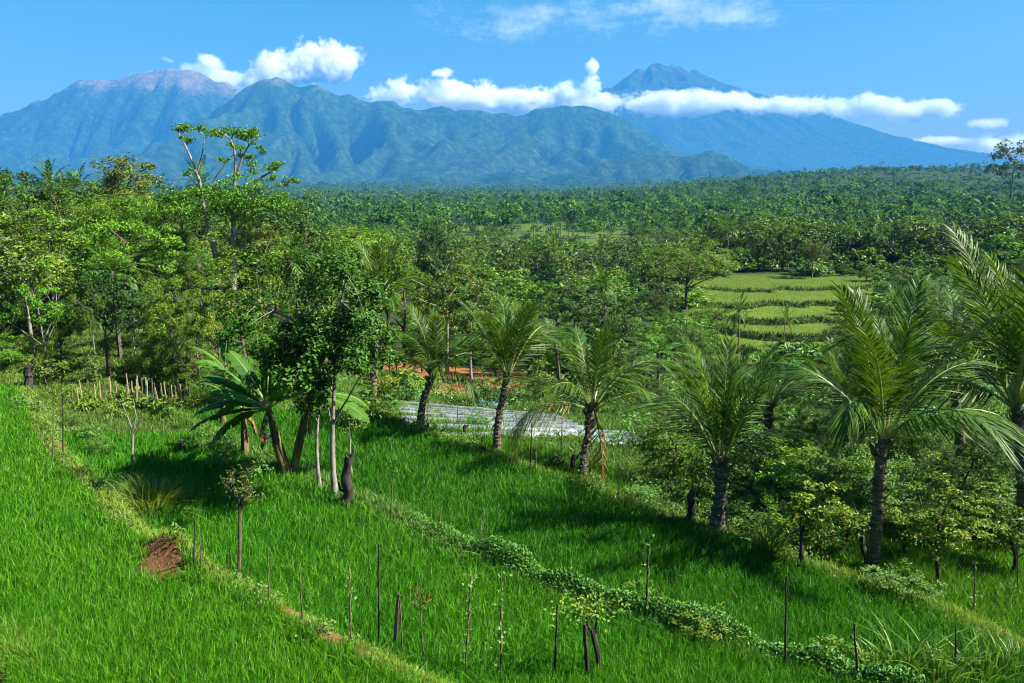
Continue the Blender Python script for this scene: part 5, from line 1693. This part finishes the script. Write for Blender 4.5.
# bushes of the undergrowth
made = 0; tries = 0
while made < 145 and tries < 9000:
    tries += 1
    d = 33 * (120 / 33) ** gr.random(); px = gr.uniform(-30, 1060); q = (px - 512) / F; x = q * d
    if d < 35.5 and q < -.15: continue
    s3 = edge_s(E3, np.array([x]), np.array([d]))[0]
    if s3 < 3.2 and q > -.3: continue
    if PLOT(np.array([x]), np.array([d]))[0]: continue
    if .02 < q < .19 and d < 40: continue
    if 0.25 < q < 0.44 and 82 < d < 164: continue
    c = pix((x, d, tz(x, d)))
    if any(abs(c[0] - a) < 16 and abs(c[1] - b) < 7 for a, b, r in DIRT if r > 1.5): continue
    made += 1
    near = d < 48
    me = BUSH[int(gr.integers(len(BUSH)))] if near else BUSH2[int(gr.integers(len(BUSH2)))]
    o = link('bush', me, None, (x, d, tz(x, d) - .05))
    mt = gr.choice(['weed', 'mid', 'bright', 'yellow', 'olive', 'deep'])
    paint(o, M[mt], None)
    s = gr.uniform(.7, 1.5) * (1 if d < 60 else 1.4)
    o.scale = (s, s, s * gr.uniform(.7, 1.1)); o.rotation_euler = (0, 0, gr.uniform(0, 6.28))
    zone = 'under the trees of the wood' if q < -.26 else ('in the ravine behind the palms' if q > .12 else 'on the slope behind the silver beds')
    wd = {'weed': 'pale green', 'mid': 'mid-green', 'bright': 'bright green', 'yellow': 'yellow-green', 'olive': 'olive', 'deep': 'dark green'}[mt]
    tag(o, f'{wd} bush growing {zone}', 'bush', f'{wd} bushes {zone}')

# steps of the terraced slope: rough grass on each riser, rice on each tread
g = np.random.default_rng(96)
n = 110000
y = g.uniform(82, 160, n); x = g.uniform(.235, .51, n) * y
e = np.zeros(n); e0 = 1e-2
sl = (terrain(x, y + .4, False) - terrain(x, y - .4, False)) / .8
k = (sl > .3)
blades('riser_grass', x[k], y[k], .6, .09, .55, M['deep'], 97)  # deep leaf colour paints in the shade on the viewer-facing risers
k = (sl < .2) & (g.random(n) < .8)
blades('terrace_rice_grass', x[k], y[k], .14, .07, .4, M['grass'], 98)

# hedge of bushes along the head and the sides of the terraced slope
for k in range(46):
    q = gr.uniform(.22, .60); d = gr.uniform(161, 172)
    if k > 30:
        q = gr.choice([gr.uniform(.19, .245), gr.uniform(.49, .56)]); d = gr.uniform(86, 160)
    x = q * d
    o = link('bush', BUSH2[k % 2], None, (x, d, tz(x, d) - .1))
    mt = gr.choice(['mid', 'bright', 'deep', 'weed']); paint(o, M[mt], None)
    s = gr.uniform(1.5, 3.2) if k <= 30 else gr.uniform(1.2, 2.2)
    o.scale = (s * 1.2, s * 1.2, s * gr.uniform(.7, 1)); o.rotation_euler = (0, 0, gr.uniform(0, 6.28))
    wd = {'weed': 'pale green', 'mid': 'mid-green', 'bright': 'bright green', 'deep': 'dark green'}[mt]
    where = 'along the head of the terraced slope' if k <= 30 else 'at the side of the terraced slope'
    tag(o, f'{wd} bush {where}', 'bush', f'{wd} bushes {where}')

# ------------------------------------------------------------------ forest on the plain
GR_B = 'broadleaf trees of the forest on the plain'; GR_P = 'coconut palms of the forest on the plain'
g = np.random.default_rng(99)


def field_open(x, y):
    return (sstep(y, 260, 300) * (1 - sstep(y, 620, 700)) * sstep(fbm(x / 70, y / 110, 2, 14), -.02, 0.1) > .5) & (np.abs(x / y + .01) < .17)


n = 2100
y = 165 * (900 / 165) ** g.random(n); x = g.uniform(-.74, .74, n) * y
k = ~field_open(x, y) & ~((x / y > .24) & (x / y < .44) & (y < 168))
x, y = x[k], y[k]
nb = sum(1 for r_ in PENDING if r_[0].name.startswith('broadleaf')) + 3
npal = sum(1 for o_ in scene.objects if o_.parent is None and o_.name.startswith('coconut_palm'))


def mesh_np(me):
    co = np.empty(len(me.vertices) * 3, np.float32); me.vertices.foreach_get('co', co)
    lt = np.empty(len(me.polygons), np.int32); me.polygons.foreach_get('loop_total', lt)
    li = np.empty(len(me.loops), np.int32); me.loops.foreach_get('vertex_index', li)
    mi = np.empty(len(me.polygons), np.int32); me.polygons.foreach_get('material_index', mi)
    st = np.concatenate([[0], np.cumsum(lt)[:-1]])
    q = lt == 4
    f = li[st[q][:, None] + np.arange(4)[None]]
    return co.reshape(-1, 3), f, mi[q]


T2N = [mesh_np(m_) for m_ in TREES2]; P3N = [mesh_np(m_) for m_ in PALM3]
rest = MB()
for xx, yy in sorted(zip(x, y), key=lambda a: a[1]):
    palm = g.random() < np.interp(yy, [165, 300, 700], [.2, .3, .32])
    z = tz(xx, yy); az = g.uniform(0, 6.28)
    if palm:
        s = g.uniform(.75, 1.15); sc_ = np.array([s * 1.15, s * 1.15, s])
    else:
        s = g.uniform(.6, 1.5) * np.interp(yy, [165, 400], [.95, .85]); sc_ = np.array([s * 1.2, s * 1.2, s])
    if palm and npal < 290:
        npal += 1
        o = link('coconut_palm', PALM3[npal % 2] if yy > 230 else PALM2[npal % 3], None, (xx, yy, z - .2))
        o.scale = sc_; paint(o, M['palm'], None); o.rotation_euler = (0, 0, az)
        tag(o, 'feathery coconut palm crown in the forest on the plain', 'palm tree', GR_P)
    elif not palm and nb < 296:
        nb += 1
        o = link('broadleaf_tree', TREES2[int(g.integers(5))], None, (xx, yy, z - .2))
        o.scale = sc_; paint(o, M[g.choice(['mid', 'deep', 'deep', 'mid', 'bright', 'bright', 'yellow', 'olive'])], None); o.rotation_euler = (0, 0, az)
        tag(o, 'bushy tree in the forest on the plain', 'tree', GR_B)
    else:
        co, f, mi = P3N[int(g.integers(2))] if palm else T2N[int(g.integers(5))]
        c_, s_ = math.cos(az), math.sin(az)
        v = co * sc_; v = np.stack([v[:, 0] * c_ - v[:, 1] * s_ + xx, v[:, 0] * s_ + v[:, 1] * c_ + yy, v[:, 2] + z - .2], 1)
        base = int(g.integers(3)) if not palm else 0
        n0 = rest.n; rest.v.append(v); rest.n += len(v)
        if (mi == 0).any(): rest.f.append((f[mi == 0] + n0, base))
        if (mi == 1).any(): rest.f.append((f[mi == 1] + n0, 3))
tag(rest.obj('valley_forest', [M['mid'], M['bright'], M['deep'], M['bark']]), kind='stuff')
place_o = place_tree(895, 203, 330, 'x', 'deep', '', 1.0, lod=2, var=4, label='dark round tree standing above the forest left of the largest palm'); tag(place_o, PENDING[-1][5], 'tree', None)
place_o = place_tree(1018, 140, 700, 'x', 'olive', '', .7, lod=2, var=3, label='tree cut by the frame edge on the far forest skyline'); tag(place_o, PENDING[-1][5], 'tree', None)


def far_forest():
    g = np.random.default_rng(123)
    n = 20000
    y = 420 * (7600 / 420) ** (g.random(n) ** .9); x = g.uniform(-.76, .76, n) * y
    k = (~field_open(x, y) | (g.random(n) < .2)) & (fbm(x / 160, y / 300, 3, 33) > -.85)
    x, y = x[k], y[k]; n = len(x)
    z = np.maximum(terrain(x, y), relief_height(x, y))
    hh = np.clip(g.lognormal(2.15, .33, n), 4, 19) * np.interp(y, [400, 2000, 6500], [.95, 1.15, 2.4]); rr = hh * g.uniform(.33, .6, n)
    palm = g.random(n) < .25
    mb = MB()
    # bushy crowns
    i = np.nonzero(~palm)[0]
    idx = np.repeat(i, np.interp(y[i], [420, 1200, 3000], [110, 55, 26]).astype(int)); det = np.interp(y[idx], [420, 1200, 3000], [.5, .72, 1])
    d = unit(g.normal(size=(len(idx), 3)))
    d[:, 2] = np.where(d[:, 2] < -.25, -d[:, 2], d[:, 2])
    C = np.stack([x[idx], y[idx], z[idx] + hh[idx] * .62], 1) + d * np.stack([rr[idx], rr[idx], hh[idx] * .38], 1) * g.uniform(.65, 1.05, (len(idx), 1))
    s = rr[idx] * g.uniform(.42, .78, len(idx)) * det
    leaves(mb, C, d + np.array([0, 0, .5]) + .4 * g.normal(size=d.shape), s, s * .8, g)
    # palm crowns: drooping strips
    i = np.nonzero(palm)[0]; m = 11
    idx = np.repeat(i, m); az = np.tile(np.arange(m) * 2.4, len(i)) + g.uniform(0, 6.28, len(idx)); el = g.uniform(-.1, 1.3, len(idx))
    L = rr[idx] * g.uniform(.8, 1.1, len(idx)); h = np.stack([np.cos(az), np.sin(az), 0 * az], 1); sd = np.stack([-np.sin(az), np.cos(az), 0 * az], 1)
    c = np.stack([x[idx], y[idx], z[idx] + hh[idx] * 1.15], 1)
    p1 = c + h * (L * np.cos(el) * .5)[:, None] + [0, 0, 1] * (L * np.sin(el) * .5)[:, None]
    p2 = p1 + h * (L * .5 * np.cos(el - .9))[:, None] + [0, 0, 1] * (L * .5 * np.sin(el - .9))[:, None]
    w = (L * .16)[:, None]
    v = np.stack([c, p1 + sd * w, p2, p1 - sd * w], 1).reshape(-1, 3)
    mb.add(v, np.arange(len(v)).reshape(-1, 4), 0)
    c = np.stack([x[i], y[i], z[i]], 1); wv = np.array([.2, 0, 0])
    tv = np.stack([c - wv, c + wv, c + wv * .6 + [0, 0, 1] * (hh[i] * 1.15)[:, None], c - wv * .6 + [0, 0, 1] * (hh[i] * 1.15)[:, None]], 1).reshape(-1, 3)
    mb.add(tv, np.arange(len(tv)).reshape(-1, 4), 1)
    tag(mb.obj('far_forest', [M['forest'], M['bark']]), kind='stuff')


far_forest()

# small huts among the far fields
wallm = plain_mat('hut_wall', [(.3, (.25, .2, .15)), (.7, (.4, .34, .27))], 3, .9, .1)
roofm = plain_mat('hut_roof', [(.3, (.22, .22, .21)), (.7, (.34, .34, .33))], 3, .6, .1)
for px, py, d, s, lb in ((572, 254, 235, .7, 'small hut with a pale roof among trees before the far forest'), (487, 236, 380, .6, 'tiny pale-roofed hut at the edge of the far fields')):
    p = at(px, py, d); p[2] = max(tz(p[0], d), p[2] - 3.2 * s)
    t = thing('field_hut', p, lb, 'hut', None, .4)
    W_, D_, Hh = 2.6 * s, 1.9 * s, 2.3 * s
    mb = MB(); v = [(a * W_, b_ * D_, c) for c in (-1.0, Hh) for b_ in (-1, 1) for a in (-1, 1)]
    mb.add(v, [(0, 1, 3, 2), (0, 1, 5, 4), (1, 3, 7, 5), (3, 2, 6, 7), (2, 0, 4, 6)])
    mb.add([(-W_, -D_, Hh), (-W_, D_, Hh), (-W_, 0, Hh + 1.3 * s), (W_, -D_, Hh), (W_, D_, Hh), (W_, 0, Hh + 1.3 * s)], [(0, 1, 2), (3, 4, 5)])
    mb.obj('wall', [wallm], t)
    mb = MB(); e = .5 * s
    for sg in (-1, 1):
        a = np.array([(-W_ - e, sg * (D_ + e), Hh - .35 * s), (W_ + e, sg * (D_ + e), Hh - .35 * s), (W_ + e, 0, Hh + 1.38 * s), (-W_ - e, 0, Hh + 1.38 * s)])
        mb.add(np.concatenate([a, a + [0, 0, .12]]), [(0, 1, 2, 3), (4, 5, 6, 7), (0, 1, 5, 4), (0, 3, 7, 4), (1, 2, 6, 5)])
    mb.obj('roof', [roofm], t)
    mb = MB(); mb.add([(-.4 * s, -D_ - .03, -.2), (.4 * s, -D_ - .03, -.2), (.4 * s, -D_ - .03, 1.7 * s), (-.4 * s, -D_ - .03, 1.7 * s)], [(0, 1, 2, 3)])
    mb.obj('door', [M['dark_wood']], t)

# ------------------------------------------------------------------ clouds beyond the haze
def cloud(label, y, balls, depth, dens=0.012, nscale=0.0018, amp=1.1, gain=2.2, seed=0.0, name='cloud', flat=1.0, step=.11, group=None):
    """balls: (px, py, rx px, ry px) puffs seen in the photo; built as a volume of real size at depth y"""
    k = y / F
    c = np.array([at(a, b, y) for a, b, _, _ in balls]); r = np.array([[rx * k, depth, rz * k] for _, _, rx, rz in balls])
    lo = (c - r * 1.7).min(0); hi = (c + r * 1.7).max(0)
    mid = (lo + hi) / 2
    mb = MB(); s = (hi - lo) / 2
    v = [(x * s[0], yy * s[1], z * s[2]) for z in (-1, 1) for yy in (-1, 1) for x in (-1, 1)]
    mb.add(v, [(0, 2, 3, 1), (4, 5, 7, 6), (0, 1, 5, 4), (2, 6, 7, 3), (0, 4, 6, 2), (1, 3, 7, 5)])
    m, nt, out = new_mat('cloud_vapour')
    tc = nt.nodes.new('ShaderNodeTexCoord'); pos = tc.outputs['Object']

    def mth(op, a, b=None, c_=None):
        n = nt.nodes.new('ShaderNodeMath'); n.operation = op
        for i, q in enumerate((a, b, c_)):
            if q is None: continue
            if isinstance(q, (int, float)): n.inputs[i].default_value = q
            else: nt.links.new(q, n.inputs[i])
        return n.outputs[0]
    f = None
    for cc, rr in zip(c - mid, r):
        mp = nt.nodes.new('ShaderNodeVectorMath'); mp.operation = 'SUBTRACT'; mp.inputs[1].default_value = cc; nt.links.new(pos, mp.inputs[0])
        dv = nt.nodes.new('ShaderNodeVectorMath'); dv.operation = 'DIVIDE'; dv.inputs[1].default_value = rr; nt.links.new(mp.outputs[0], dv.inputs[0])
        ln = nt.nodes.new('ShaderNodeVectorMath'); ln.operation = 'LENGTH'; nt.links.new(dv.outputs[0], ln.inputs[0])
        d = mth('SUBTRACT', 1.0, ln.outputs['Value'])
        f = d if f is None else mth('SMOOTH_MAX', f, d, .15)
    of = nt.nodes.new('ShaderNodeVectorMath'); of.operation = 'ADD'; of.inputs[1].default_value = (seed * 900, 300, seed * 500); nt.links.new(pos, of.inputs[0])
    st = nt.nodes.new('ShaderNodeVectorMath'); st.operation = 'MULTIPLY'; st.inputs[1].default_value = (1, 1, flat); nt.links.new(of.outputs[0], st.inputs[0])
    n1 = noise_tex(nt, nscale, 8, 0.66, st.outputs[0])
    n2 = noise_tex(nt, nscale * 4.2, 5, 0.62, pos)
    n3 = noise_tex(nt, nscale * .42, 2, 0.5, of.outputs[0])
    f = mth('MULTIPLY_ADD', mth('SUBTRACT', n3, 0.5), amp * 1.1, f)
    e = mth('MULTIPLY_ADD', mth('SUBTRACT', n1, 0.5), amp * 2, f)
    e = mth('MULTIPLY_ADD', mth('SUBTRACT', n2, 0.5), amp * 1.0, e)
    dn = mth('MULTIPLY', mth('MINIMUM', mth('MAXIMUM', mth('MULTIPLY', e, gain), 0.0), 1.0), dens)
    pv = nt.nodes.new('ShaderNodeVolumePrincipled'); pv.inputs['Color'].default_value = (1, 1, 1, 1); pv.inputs['Anisotropy'].default_value = .0
    nt.links.new(dn, pv.inputs['Density']); nt.links.new(pv.outputs[0], out.inputs['Volume'])
    try:
        m.cycles.volume_step_rate = step
    except Exception:
        m.volume_step_rate = step
    o = mb.obj(name, [m], None, False, mid)
    return tag(o, label, 'cloud', group)


cloud('white heaped cloud rising behind the brown-topped mountain', 17500,
      [(318, 60, 28, 20), (298, 66, 28, 18), (276, 72, 24, 17), (256, 80, 18, 11), (336, 65, 16, 12), (262, 92, 22, 9), (300, 78, 30, 7)], 480, dens=.012, amp=1.25, gain=2.0, seed=1)
cloud('ragged cloud scraps along the crest of the brown-topped mountain', 17500,
      [(172, 73, 24, 5), (150, 75, 16, 4), (197, 70, 18, 7), (207, 62, 9, 6), (168, 60, 5, 4), (225, 80, 14, 6)], 300, dens=.005, amp=2.0, gain=1.3, seed=2)
cloud('western white end of the long cloud bank before the middle ridge', 17000,
      [(408, 90, 26, 10), (435, 93, 36, 13), (468, 96, 38, 13), (500, 98, 38, 14), (440, 73, 11, 3.5), (395, 97, 24, 7), (525, 103, 30, 11)], 450, dens=.010, amp=1.7, gain=1.7, seed=3, flat=1.5)
cloud('middle of the long cloud bank under the cone of the volcano', 17000,
      [(540, 99, 38, 13), (570, 96, 30, 14), (588, 87, 12, 12), (592, 68, 6, 7), (612, 102, 46, 10), (650, 104, 50, 9), (692, 103, 44, 9), (575, 107, 44, 7)], 380, dens=.010, amp=1.8, gain=1.7, seed=4, flat=1.6)
cloud('eastern thinning tail of the long cloud bank', 16600,
      [(730, 102, 50, 8), (775, 105, 50, 9), (820, 106, 50, 8), (865, 109, 50, 9), (905, 111, 40, 8), (935, 108, 24, 6)], 340, dens=.009, amp=1.8, gain=1.5, seed=5, flat=1.6)
cloud('low cloud at the foot of the volcano near the frame edge', 36000,
      [(950, 142, 46, 5), (990, 145, 56, 8), (1030, 144, 56, 10), (1070, 143, 46, 8)], 700, dens=.0035, amp=1.5, gain=1.4, seed=6, nscale=.0010, flat=1.6)
cloud('small round cloud above the low cloud at the frame edge', 36000, [(985, 123, 18, 5), (978, 124, 10, 3)], 500, dens=.0025, amp=1.5, gain=1.3, seed=7, nscale=.0012)
cloud('faint streak of cloud high over the long cloud bank', 42000, [(560, 14, 90, 14), (640, 6, 100, 12), (510, 26, 50, 12), (710, 14, 70, 8)], 1500, dens=.00028, amp=2.6, gain=.8, seed=8, nscale=.0008, flat=2.5)
